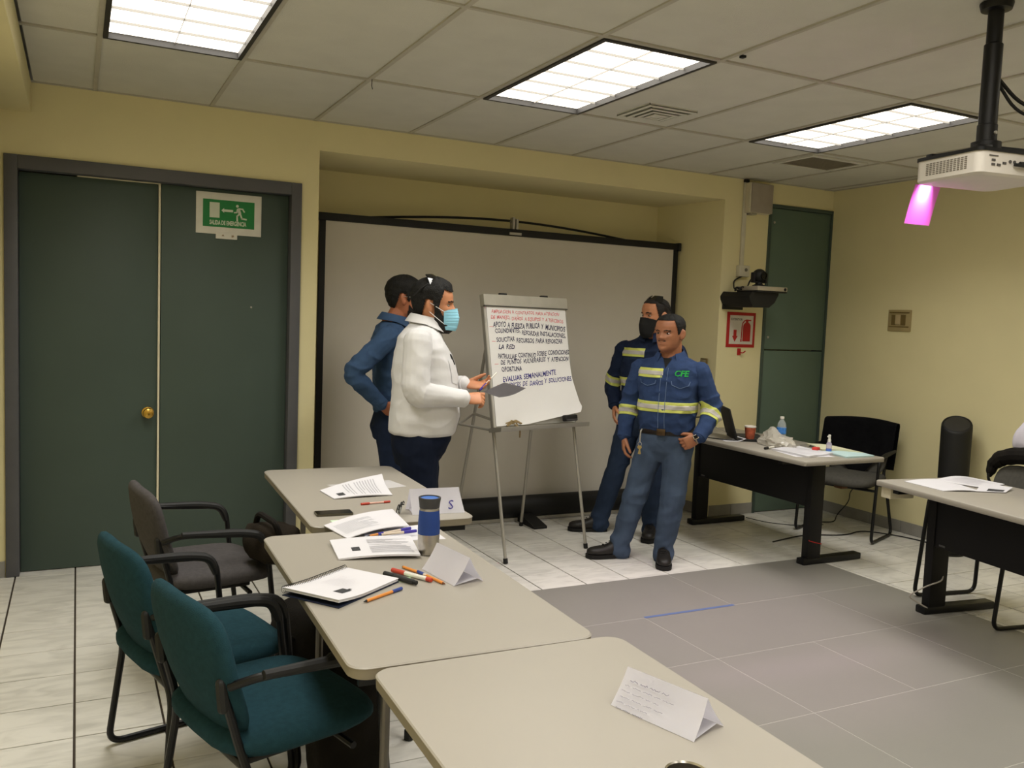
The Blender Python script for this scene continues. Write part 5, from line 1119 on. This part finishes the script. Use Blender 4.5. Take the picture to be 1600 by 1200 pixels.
def person(label, base, th, c):
    t = thing('person', label, 'person', base, th); mx = c['head']; hk = c.get('hk', 1.0)
    b = BM(); torso(b, c['rings'], -.020)
    neck_t = mx @ Vector((-.028, 0, .045)); limb(b, [c['neck'], (Vector(c['neck']) + neck_t) * .5 + Vector((.0, 0, .0)), neck_t], [.072 * hk, .058 * hk, .056 * hk]); head_bm(b, mx)
    for s, A in (('R', c['R']), ('L', c['L'])):
        sh, el, w_ = A['j']; limb(b, [sh, el, w_], [.05, .040, .027]); hand(b, w_, A['d'], A['n'], A['s'], A.get('curls', (18, 25, 18)), A.get('k', 1.0), A.get('th', (.55, .75, .25)), A.get('spread', .10), A.get('thc', 20))
        hp, kn, an, fa = c['legs'][s]; limb(b, [hp, kn, an], [.075, .05, .038]); an = Vector(an); limb(b, [an + Vector((0, 0, -.01)), (an.x + .10 * cos(fa), an.y + .10 * sin(fa), .05)], [.032, .026])
        y_ = 1 if s == 'L' else -1; limb(b, [(c['neck'][0], y_ * .05 + c['neck'][1], c['neck'][2] - .03), sh], [.036, .042])
    me = remesh(b, .0042, 2); put('body', me, c['skin'], t)
    # shirt: body, then each sleeve as a sub-part
    b = BM(); torso(b, c['rings'])
    for s in 'RL':
        y_ = 1 if s == 'L' else -1; sh = Vector(c[s]['j'][0]); inn = sh.lerp(Vector((c['neck'][0], c['neck'][1], sh.z)), .12)
        limb(b, [(c['neck'][0], y_ * .05 + c['neck'][1], c['neck'][2] - .035), inn], [.054, c['sleeve'][0] * .86])
    me = remesh(b, .0065, 4); displace(me, c['wr']); sm = me; shirt = put('shirt', me, c['shirt'], t)
    for s in 'RL':
        sh, el, w_ = [Vector(p) for p in c[s]['j']]; cf = w_ - (w_ - el).normalized() * .012; r0, r1, r2 = c['sleeve']
        b = BM(); limb(b, [sh + (sh - el).normalized() * -.005, sh.lerp(el, .45), el, cf], [r0, (r0 + r1) / 2 * 1.02, r1, r2], rnd=.05)
        def fold(p, el=el, f=c['wr']):
            k = ga((p - el).length, .11); return f(p) * (.7 + 1.1 * k)
        m2 = remesh(b, .0055, 3); displace(m2, fold); put('sleeve', m2, c['shirt'], shirt); c[s]['sm'] = m2
    nk = c['neck']; collar((nk[0] + .004, nk[1], nk[2] + .026 + c.get('cz', .0)), .070 * hk, .068 * hk, .044, .036, c.get('ctilt', .02), c['shirt'], t, c.get('copen', .3))
    for s, A in (('R', c['R']), ('L', c['L'])):
        sh, el, w_ = [Vector(p) for p in A['j']]; d = (w_ - el).normalized(); r_ = c['sleeve'][2]
        b = BM(); tube(b, [w_ - d * .07, w_ - d * .066, w_ - d * .015, w_ + d * .002, w_ + d * .003], [r_ * .98, r_ * 1.06, r_ * 1.03, r_ * 1.03, r_ * .9], 20); build('cuff', b, c['shirt'], t)
    # trousers
    b = BM(); torso(b, c['pelvis'])
    for s in 'RL':
        hp, kn, an, fa = c['legs'][s]; an = Vector(an); hem = Vector((an.x, an.y, c.get('hem', .055))); limb(b, [Vector(hp), kn, an, hem], c['leg'], rnd=.1)
    me = remesh(b, .0075, 4)
    kz = Vector(c['legs']['R'][1]).z
    def tf(p, f=c['wt']):
        k = .55 + .9 * ga(p.z - kz, .12) + 1.1 * ga(p.z - .10, .09) + .5 * ga(p.z - kz * 1.75, .1)
        return f(p) * k + .004 * k * noise.noise(Vector((p.x * 4, p.y * 4 + 7, p.z * 22 + p.x * 14 - p.y * 10)))
    displace(me, tf); tr = put('trousers', me, c['trouser'], t)
    for s in 'RL':
        hp, kn, an, fa = c['legs'][s]; shoe(t, (an[0] + .03 * cos(fa), an[1] + .03 * sin(fa)), fa, boot_m, c.get('shoe', 1.0))
    eyes(t, mx); return t, sm, tr, mx
# --- man in the white shirt, seen in right profile
WB, WT = (1.706, 4.49, 0), radians(-20)
cW = dict(skin=skinA, shirt=wshirt_m, trouser=navy_m, hk=1.1, neck=(-.0, 0, 1.485), head=hmx((.050, 0, 1.466), radians(-9), 0, 1.12), cz=.0, ctilt=.03, copen=.28,
    rings=[(.895, 0, 0, .178, .172, .20), (.91, 0, 0, .192, .182, .212), (.97, 0, 0, .207, .182, .222), (1.04, 0, 0, .208, .172, .222), (1.12, 0, 0, .202, .168, .22), (1.20, 0, 0, .190, .172, .22), (1.28, 0, 0, .172, .168, .222), (1.36, 0, 0, .140, .158, .215), (1.42, -.005, 0, .108, .138, .19), (1.465, -.005, 0, .080, .108, .13), (1.50, 0, 0, .066, .08, .085), (1.52, .003, 0, .06, .072, .072)],
    R=dict(j=[(-.035, -.205, 1.405), (-.045, -.268, 1.135), (.222, -.155, 1.105)], d=(1, .05, .05), n=(-.05, .75, -.7), s=(0, .7, .75), curls=((30, 50, 35), (38, 55, 40), (44, 58, 40), (50, 60, 40)), th=(.95, .3, .2), thc=8, k=1.0),
    L=dict(j=[(-.03, .205, 1.405), (-.0, .27, 1.12), (.235, .06, 1.165)], d=(1, -.25, -.02), n=(-.1, -.45, .9), s=(.1, .8, .4), curls=((22, 25, 20), (14, 28, 22), (10, 28, 24), (8, 30, 24)), th=(.9, .25, .45), k=1.0),
    sleeve=[.078, .070, .047], legs=dict(R=((-.01, -.1, .86), (.0, -.11, .47), (-.02, -.12, .09), radians(-12)), L=((-.01, .1, .86), (.02, .11, .47), (.03, .14, .09), radians(12))),
    pelvis=[(.72, -.01, 0, .10, .13, .16), (.80, 0, 0, .14, .16, .195), (.88, 0, 0, .165, .165, .198), (.93, 0, 0, .165, .162, .198)], leg=[.115, .088, .074, .078], wr=wr(3, .007, 6, 9), wt=wr(8, .007, 5, 8))
pW, sW, tW, hW = person('man in white shirt and blue face mask holding a grey folder', WB, WT, cW)
hl = hairline(.186, .172, .075, .045); hair(pW, hW, hl, .017, .004)
b = head_shell(lambda z, a: (z < float(np.interp(abs(a), np.radians([0, 40, 60, 70, 84, 88]), [.05, .05, .075, .11, .12, .0])) and abs(a) < 1.52), lambda z, a: .007 + .016 * max(0, (.05 - z) / .05) * (abs(a) < 1.3), .012, hW, feat=False); build('beard', b, beard_m, pW, angle=80)
def surgical_mask(parent, mx, mat, pleats=True, z0=.0, z1=.104, aw=1.02, bulge=.02):
    def pr(z, a): return z0 <= z <= z1 - .012 * (abs(a) / aw) ** 2 and abs(a) < aw - .25 * max(0, (.03 - z) / .03)
    def off(z, a):
        y = abs(head_pt(z, a, False).y); o_ = .012 + bulge * math.exp(-(y / .024) ** 2) * (1 - .5 * abs(z - .06) / .06) + .006 * (1 if z < .03 else 0) * (1 - z / .03) * 1.5
        if pleats: o_ += .0022 * (((z * 75) % 1.0) - .5) * (1 - (abs(a) / aw) ** 4)
        return o_
    b = head_shell(pr, off, .002, mx, nz=120, na=120, feat=False); m_ = build('face_mask', b, mat, parent, angle=60)
    b = BM()
    for s in (-1, 1):
        for (z_, ze) in ((z1 - .018, .135), (.028, .092)):
            p = mx @ (head_pt(z_, s * (aw - .08), False) + Vector((.004, s * .012, 0))); e_ = mx @ Vector((-.018, s * .084, ze)); m2 = (p + e_) * .5 + (mx.to_3x3() @ Vector((0, s * .012, 0))); tube(b, [p, m2, e_], .0017, 6)
    build('ear_loop', b, M('mask_white', 'e6e6e6', .7) if pleats else black_m, m_); return m_
surgical_mask(pW, hW, mask_m, True, .012, .106, 1.0, .024)
shades('sunglasses pushed up on the hair of the man in white', WB, WT, hW, .19, .224, -.040, .012)
# shirt front: placket, pocket, pen
b = yzgrid(-.016, .90, .016, 1.46, 2, 30, x=.0); decal(b, sW, .003, wshirt_m, 'placket', pW, th=.003)
b = yzgrid(.06, 1.19, .16, 1.31, 8, 8, .015); decal(b, sW, .003, wshirt_m, 'pocket', pW, th=.003)
b = yzgrid(-.16, 1.19, -.06, 1.31, 8, 8, .015); pk = decal(b, sW, .003, wshirt_m, 'pocket', pW, th=.003)
b = BM(); tube(b, [(surf(sW, -.09, 1.29) + .006, -.09, 1.285), (surf(sW, -.09, 1.34) + .006, -.09, 1.335)], .0045, 8, True); build('pocket_pen', b, black_m, pk)
# folder and pen in his hands (own things)
b = BM(); Q = [Vector((1.985, 4.30, 1.138)), Vector((2.03, 4.19, 1.118)), Vector((2.215, 4.235, 1.164)), Vector((2.158, 4.392, 1.182))]; n_ = 8; g = []
for j in range(n_ + 1):
    row = []
    for i in range(n_ + 1): row.append(b.verts.new(Q[0].lerp(Q[3], i / n_).lerp(Q[1].lerp(Q[2], i / n_), j / n_) + Vector((0, 0, -.012 * sin(pi * i / n_) * (j / n_)))))
    g.append(row)
fs_ = [b.faces.new((g[j][i], g[j][i + 1], g[j + 1][i + 1], g[j + 1][i])) for j in range(n_) for i in range(n_)]; bmesh.ops.solidify(b, geom=fs_, thickness=.0025)
o = build('document_folder', b, M('folder_grey', '6e6a6c', .6)); tag(o, 'thin grey folder held out by the man in white', 'folder')
pen('ballpoint_pen', 'white pen with violet grip held by the man in white', (2.105, 4.385, 1.238), (1.995, 4.375, 1.135), .005, [('barrel', 0, .62, white_m, .8, .8), ('grip', .6, .95, purple, 1.2, 1.2), ('tip', .94, 1, black_m, .6, .3)])
# --- man in the blue shirt behind him
BB, BT = (1.779, 5.185, 0), radians(-12)
cB = dict(skin=skinB, shirt=chambray_m, trouser=denim2_m, hk=1.05, neck=(-.015, 0, 1.485), head=hmx((.05, 0, 1.515), radians(-4), 0, 1.07), ctilt=.03,
    rings=[(.93, 0, 0, .115, .12, .165), (.97, 0, 0, .128, .128, .172), (1.06, 0, 0, .128, .128, .175), (1.16, 0, 0, .128, .132, .182), (1.26, 0, 0, .125, .14, .195), (1.35, -.01, 0, .11, .14, .2), (1.42, -.015, 0, .09, .125, .18), (1.47, -.015, 0, .07, .10, .12), (1.50, -.01, 0, .06, .075, .08)],
    R=dict(j=[(-.06, -.185, 1.405), (-.285, -.27, 1.185), (-.095, -.20, .995)], d=(.75, .2, -.6), n=(.5, .85, .3), s=(.3, .0, .8), curls=(20, 30, 20)),
    L=dict(j=[(-.03, .20, 1.405), (-.03, .27, 1.12), (.03, .25, .88)], d=(.1, 0, -1), n=(0, -1, 0), s=(1, 0, 0)),
    sleeve=[.068, .058, .042], legs=dict(R=((-.02, -.09, .9), (.0, -.10, .5), (-.02, -.11, .09), radians(-10)), L=((-.02, .09, .9), (.02, .10, .5), (.0, .13, .09), radians(12))),
    pelvis=[(.76, -.01, 0, .09, .115, .14), (.84, -.01, 0, .11, .13, .165), (.92, 0, 0, .112, .122, .165), (.97, 0, 0, .112, .118, .163)], leg=[.098, .078, .068, .07], wr=wr(13, .010, 8, 11), wt=wr(18, .007, 6, 8))
pB, sB, tB, hB = person('man in blue denim shirt standing behind the man in white, hand on hip', BB, BT, cB)
hair(pB, hB, hairline(.185, .17, .10, .05), .015, .004)
b = head_shell(lambda z, a: z < float(np.interp(abs(a), np.radians([0, 30, 60, 80, 84]), [.042, .045, .06, .09, 0])) and abs(a) < 1.45, lambda z, a: .003, .005, hB); build('beard', b, beard_m, pB, angle=80)
eb = thing('eyeglasses', 'thin glasses worn by the man in the blue denim shirt', 'eyeglasses', BB, BT); b = BM()
for s in (-1, 1):
    tube(b, [hB @ Vector((.098 - .012 * abs(cos(a)) * 0, s * .033 + .024 * cos(a), .12 + .017 * sin(a))) for a in [k * pi / 8 for k in range(16)]], .0015, 6, closed=True); tube(b, [hB @ Vector((.094, s * .056, .124)), hB @ Vector((.05, s * .082, .126)), hB @ Vector((-.015, s * .086, .128))], .0016, 6)
tube(b, [hB @ Vector((.099, -.009, .123)), hB @ Vector((.099, .009, .123))], .0015, 6); build('rim', b, alu_m, eb)
# --- stocky worker in front on the right
FB, FT = (3.411, 4.538, 0), radians(219)
cF = dict(skin=skinC, shirt=denim_m, trouser=jeans_m, hk=1.12, neck=(-.012, 0, 1.335), head=hmx((.030, -.0, 1.368), radians(-20), radians(2), 1.0) @ Matrix.Diagonal((1.02, 1.12, 1.0, 1.0)), ctilt=.045, copen=.62, cz=-.006,
    rings=[(.845, 0, 0, .118, .112, .165), (.87, 0, 0, .132, .122, .172), (.93, 0, 0, .150, .128, .182), (1.0, 0, 0, .155, .128, .186), (1.1, 0, 0, .147, .128, .19), (1.18, 0, 0, .137, .132, .198), (1.24, 0, 0, .122, .130, .2), (1.285, -.005, 0, .100, .118, .185), (1.325, -.008, 0, .072, .095, .12), (1.35, -.008, 0, .058, .074, .078)],
    R=dict(j=[(-.015, -.192, 1.248), (-.035, -.268, 1.0), (.03, -.272, .80)], d=(.12, .06, -1), n=(-.35, 1, 0), s=(1, .3, 0), curls=(20, 28, 20), th=(.8, .5, .3)),
    L=dict(j=[(-.015, .192, 1.248), (-.055, .285, 1.0), (.10, .232, .845)], d=(.25, -.72, -.42), n=(-.9, -.25, .1), s=(.1, -.4, .9), curls=(35, 45, 30), th=(.3, .2, .2)),
    sleeve=[.070, .064, .046], legs=dict(R=((.0, -.085, .79), (.035, -.175, .43), (.06, -.255, .09), radians(-52)), L=((.0, .085, .79), (.05, .075, .43), (.0, .022, .09), radians(16))),
    pelvis=[(.66, -.005, 0, .075, .10, .12), (.73, 0, 0, .105, .125, .163), (.80, 0, 0, .12, .125, .176), (.86, 0, 0, .124, .118, .174), (.885, 0, 0, .12, .114, .17)], leg=[.098, .080, .068, .074], hem=.05, wr=wr(23, .010, 8, 11), wt=wr(29, .007, 6, 8))
pF, sF, tF, hF = person('stocky worker in denim shirt with lime reflective bands and watch, in front on the right', FB, FT, cF)
hair(pF, hF, hairline(.201, .182, .112, .055), .006, .002)
b = head_shell(lambda z, a: abs(z - .0735 + .05 * abs(head_pt(z, a).y) ** 1.3) < .0045 and abs(head_pt(z, a).y) < .026 and abs(a) < 1.2, lambda z, a: .001, .003, hF); build('moustache', b, M('thin_moustache', '33231b', .8), pF)
def notarm(j, r=.088):
    S = [[Vector(p) for p in jj] for jj in j]
    def f(x):
        for (a, e_, w_) in S:
            for (p, q) in ((a, e_), (e_, w_)):
                d = q - p; u = max(0.12 if p is a else 0, min(1, (x - p).dot(d) / d.length_squared)); 
                if (x - p - d * u).length < r and abs(x.y) > .17: return False
        return True
    return lambda x: True
naF = notarm([cF['R']['j'], cF['L']['j']])
def stripe_set(sm, parent, zs, na, arm, c):
    for (z0, z1, pr, tl) in zs:
        y = zband(sm, z0, z1, (lambda pr: lambda x: na(x) and pr(x))(pr), .003, .003, yel_m, 'reflective_band', parent, tl); w_ = (z1 - z0)
        zband(sm, z0 + w_ * .28, z1 - w_ * .28, (lambda pr: lambda x: na(x) and pr(x))(pr), .0042, .003, silv_m, 'silver_strip', y, tl)
    for (sd, p, q, t0, t1) in arm:
        sl = c[sd]['sm']; y = axband(sl, p, q, t0, t1, .2, .003, .003, yel_m, 'reflective_band', parent); w_ = t1 - t0; axband(sl, p, q, t0 + w_ * .28, t1 - w_ * .28, .2, .0042, .003, silv_m, 'silver_strip', y)
RJ, LJ = cF['R']['j'], cF['L']['j']
stripe_set(sF, pF, [(.99, 1.055, lambda x: True, (0, .0, 0)), (1.205, 1.262, lambda x: x.x > 0 and -.185 < x.y < -.012, (0, 0, 0))], naF, [('R', RJ[1], RJ[2], .05, .34), ('L', LJ[1], LJ[2], .08, .36)], cF)
b = yzgrid(-.016, .875, .016, 1.30, 2, 30); decal(b, sF, .003, denim_m, 'placket', pF, th=.003)
for s in (-1, 1):
    b = yzgrid(s * .05, 1.09, s * .155, 1.185, 8, 8, .012); pk = decal(b, sF, .002, denim_m, 'pocket', pF, th=.002)
    b = yzgrid(s * .046, 1.165, s * .159, 1.192, 10, 3, .02); decal(b, sF, .005, denim_m, 'pocket_flap', pk, th=.002)
st_m = M('pale_stitching', '5f7394', .9)
def seam_strip(pts, w_=.0035):
    b = BM(); P_ = []
    for (p, q) in zip(pts[:-1], pts[1:]):
        for k in range(6): P_.append((p[0] + (q[0] - p[0]) * k / 6, p[1] + (q[1] - p[1]) * k / 6))
    P_.append(pts[-1]); rows_ = []
    for i, p in enumerate(P_):
        a_ = Vector(P_[max(i - 1, 0)]); c_ = Vector(P_[min(i + 1, len(P_) - 1)]); d_ = (c_ - a_).normalized(); n_ = Vector((-d_.y, d_.x)) * w_ / 2
        rows_.append((b.verts.new((0, p[0] - n_.x, p[1] - n_.y)), b.verts.new((0, p[0] + n_.x, p[1] + n_.y))))
    for r0, r1 in zip(rows_[:-1], rows_[1:]): b.faces.new((r0[0], r0[1], r1[1], r1[0]))
    return b
for ln in ([(-.02, .885), (-.02, 1.27)], [(.02, .885), (.02, 1.27)], [(.05, 1.19), (.056, 1.165), (.105, 1.145), (.154, 1.165), (.16, 1.19)], [(-.05, 1.19), (-.056, 1.168), (-.105, 1.152), (-.154, 1.168), (-.16, 1.19)]):
    decal(seam_strip(ln), sF, .0065, st_m, 'stitching', pF)
b = BM()
N1 = 8; tri = [b.verts.new((0, -.03 + .06 * i / N1, 1.33)) for i in range(N1 + 1)]; mid_ = [b.verts.new((0, (-.03 + .06 * i / N1) * .5, 1.30)) for i in range(N1 + 1)]; lowv = b.verts.new((0, 0, 1.262))
for i in range(N1): b.faces.new((tri[i], tri[i + 1], mid_[i + 1], mid_[i])); b.faces.new((mid_[i], mid_[i + 1], lowv))
decal(b, sF, .0045, M('black_undershirt', '101012', .9), 'undershirt', pF)
b = text_bm('CFE', .05, frame_mx((0, .062, 1.222), (0, 1, 0), (0, 0, 1)), shear=.12, bold=.0016); bmesh.ops.triangulate(b, faces=b.faces[:]); decal(b, sF, .004, M('logo_green', '1fa046', .7), 'chest_logo', pF)
zb_ = zband(tF.data, .842, .880, lambda x: True, .004, .004, M('dark_leather', '17100d', .4), 'belt', pF)
b = BM(); xb_ = .135; box(b, xb_, -.028, .84, xb_ + .008, .028, .882, bev=.003); build('buckle', b, M('bronze_buckle', '5b4a38', .35, .8), zb_)
w0, e0 = Vector(LJ[2]), Vector(LJ[1]); dd = Vector(cF['L']['d']).normalized(); wc = w0 + dd * .016
wt_ = build('watch_strap', tube(BM(), [wc - dd * .010, wc + dd * .012], .0325, 20), M('tan_strap', '8b7d68', .6), pF)
nn_ = (Vector((.85, .25, .5)) - dd * Vector((.85, .25, .5)).dot(dd)).normalized(); b = BM(); box(b, -.017, -.015, 0, .017, .015, .010, bev=.004, mx=frame_mx(wc + nn_ * .030, dd, nn_.cross(dd))); build('watch_face', b, M('steel_case', 'a59c8c', .3, .8), wt_)
b = BM(); box(b, -.012, -.011, .0102, .012, .011, .0112, mx=frame_mx(wc + nn_ * .030, dd, nn_.cross(dd))); build('watch_screen', b, M('watch_dark', '0c0c0e', .1), wt_)
ks = thing('key_ring', 'brass keys hanging from the belt of the worker in front', 'keys', FB, FT)
b = BM(); tube(b, rpath([(.135, -.125, .87), (.15, -.128, .86), (.153, -.13, .80), (.15, -.13, .79)], .01), .0045, 8, True); build('belt_clip', b, alu_m, ks)
b = BM(); tube(b, [(.152, -.13 + .012 * cos(a), .776 + .012 * sin(a)) for a in [k * pi / 8 for k in range(16)]], .0018, 6, closed=True); build('ring', b, alu_m, ks)
key_m = M('key_brass', 'd8c080', .3, .8)
for (dy, an_) in ((-.006, .25), (.006, -.2), (.002, .02)):
    m_ = Matrix.Translation((.155 + .004 * dy * 100 / 100, -.13 + dy, .766)) @ Matrix.Rotation(an_, 4, 'X'); b = BM(); prism(b, [(.011 * cos(a), -.010 + .011 * sin(a)) for a in [k * pi / 6 for k in range(12)]], 'x', -.001, .001, mx=m_); box(b, -.001, -.004, -.055, .001, .004, -.018, mx=m_); build('key', b, key_m, ks)
# --- taller worker behind him with the black mask
KB, KT = (3.654, 5.141, 0), radians(214)
cK = dict(skin=skinA, shirt=denim2_m, trouser=jeans2_m, hk=1.05, neck=(-.01, .045, 1.445), head=hmx((.03, .06, 1.468), radians(-30), radians(0), 1.08), ctilt=.03,
    rings=[(.92, 0, 0, .11, .112, .16), (.97, 0, 0, .128, .122, .17), (1.05, 0, 0, .132, .122, .172), (1.15, 0, 0, .13, .125, .178), (1.25, 0, .01, .125, .13, .19), (1.33, -.005, .02, .11, .128, .195), (1.39, -.008, .03, .088, .115, .175), (1.43, -.01, .04, .070, .095, .12), (1.46, -.01, .045, .058, .074, .078)],
    R=dict(j=[(-.01, -.175, 1.35), (-.05, -.27, 1.09), (.055, -.205, .94)], d=(.35, .15, -1), n=(-.4, 1, 0), s=(1, .3, 0)),
    L=dict(j=[(-.01, .22, 1.35), (-.04, .28, 1.08), (.04, .26, .86)], d=(.1, 0, -1), n=(0, -1, 0), s=(1, 0, 0)),
    sleeve=[.070, .060, .044], legs=dict(R=((.0, -.085, .87), (.045, -.175, .47), (.05, -.285, .09), radians(-55)), L=((.0, .085, .87), (.04, .1, .47), (-.04, .085, .09), radians(14))),
    pelvis=[(.73, -.005, 0, .075, .10, .12), (.80, 0, 0, .105, .122, .16), (.88, 0, 0, .112, .12, .168), (.95, 0, 0, .108, .112, .162)], leg=[.096, .076, .066, .072], wr=wr(33, .010, 8, 11), wt=wr(39, .007, 6, 8))
pK, sK, tK, hK = person('taller worker in black face mask and reflective shirt standing behind the stocky worker', KB, KT, cK)
hair(pK, hK, hairline(.200, .178, .11, .055), .006, .002, M('cropped_hair', '1d1815', .8))
surgical_mask(pK, hK, M('mask_black', '151516', .85), False, .0, .108, 1.15, .024)
shades('sunglasses resting on the head of the taller worker', KB, KT, hK, .190, .222, -.012, -.002)
naK = notarm([cK['R']['j'], cK['L']['j']]); RK, LK = cK['R']['j'], cK['L']['j']
stripe_set(sK, pK, [(1.095, 1.155, lambda x: True, (0, 0, 0)), (1.305, 1.365, lambda x: x.x > 0 and -.18 < x.y < .02, (0, 0, 0))], naK, [('R', RK[0], RK[1], .74, .96), ('L', LK[0], LK[1], .74, .96)], cK)
b = yzgrid(-.15, 1.19, -.05, 1.29, 8, 8, .012); pk = decal(b, sK, .002, denim2_m, 'pocket', pK, th=.002)
b = yzgrid(-.155, 1.27, -.046, 1.297, 10, 3, .02); decal(b, sK, .005, denim2_m, 'pocket_flap', pk, th=.002)
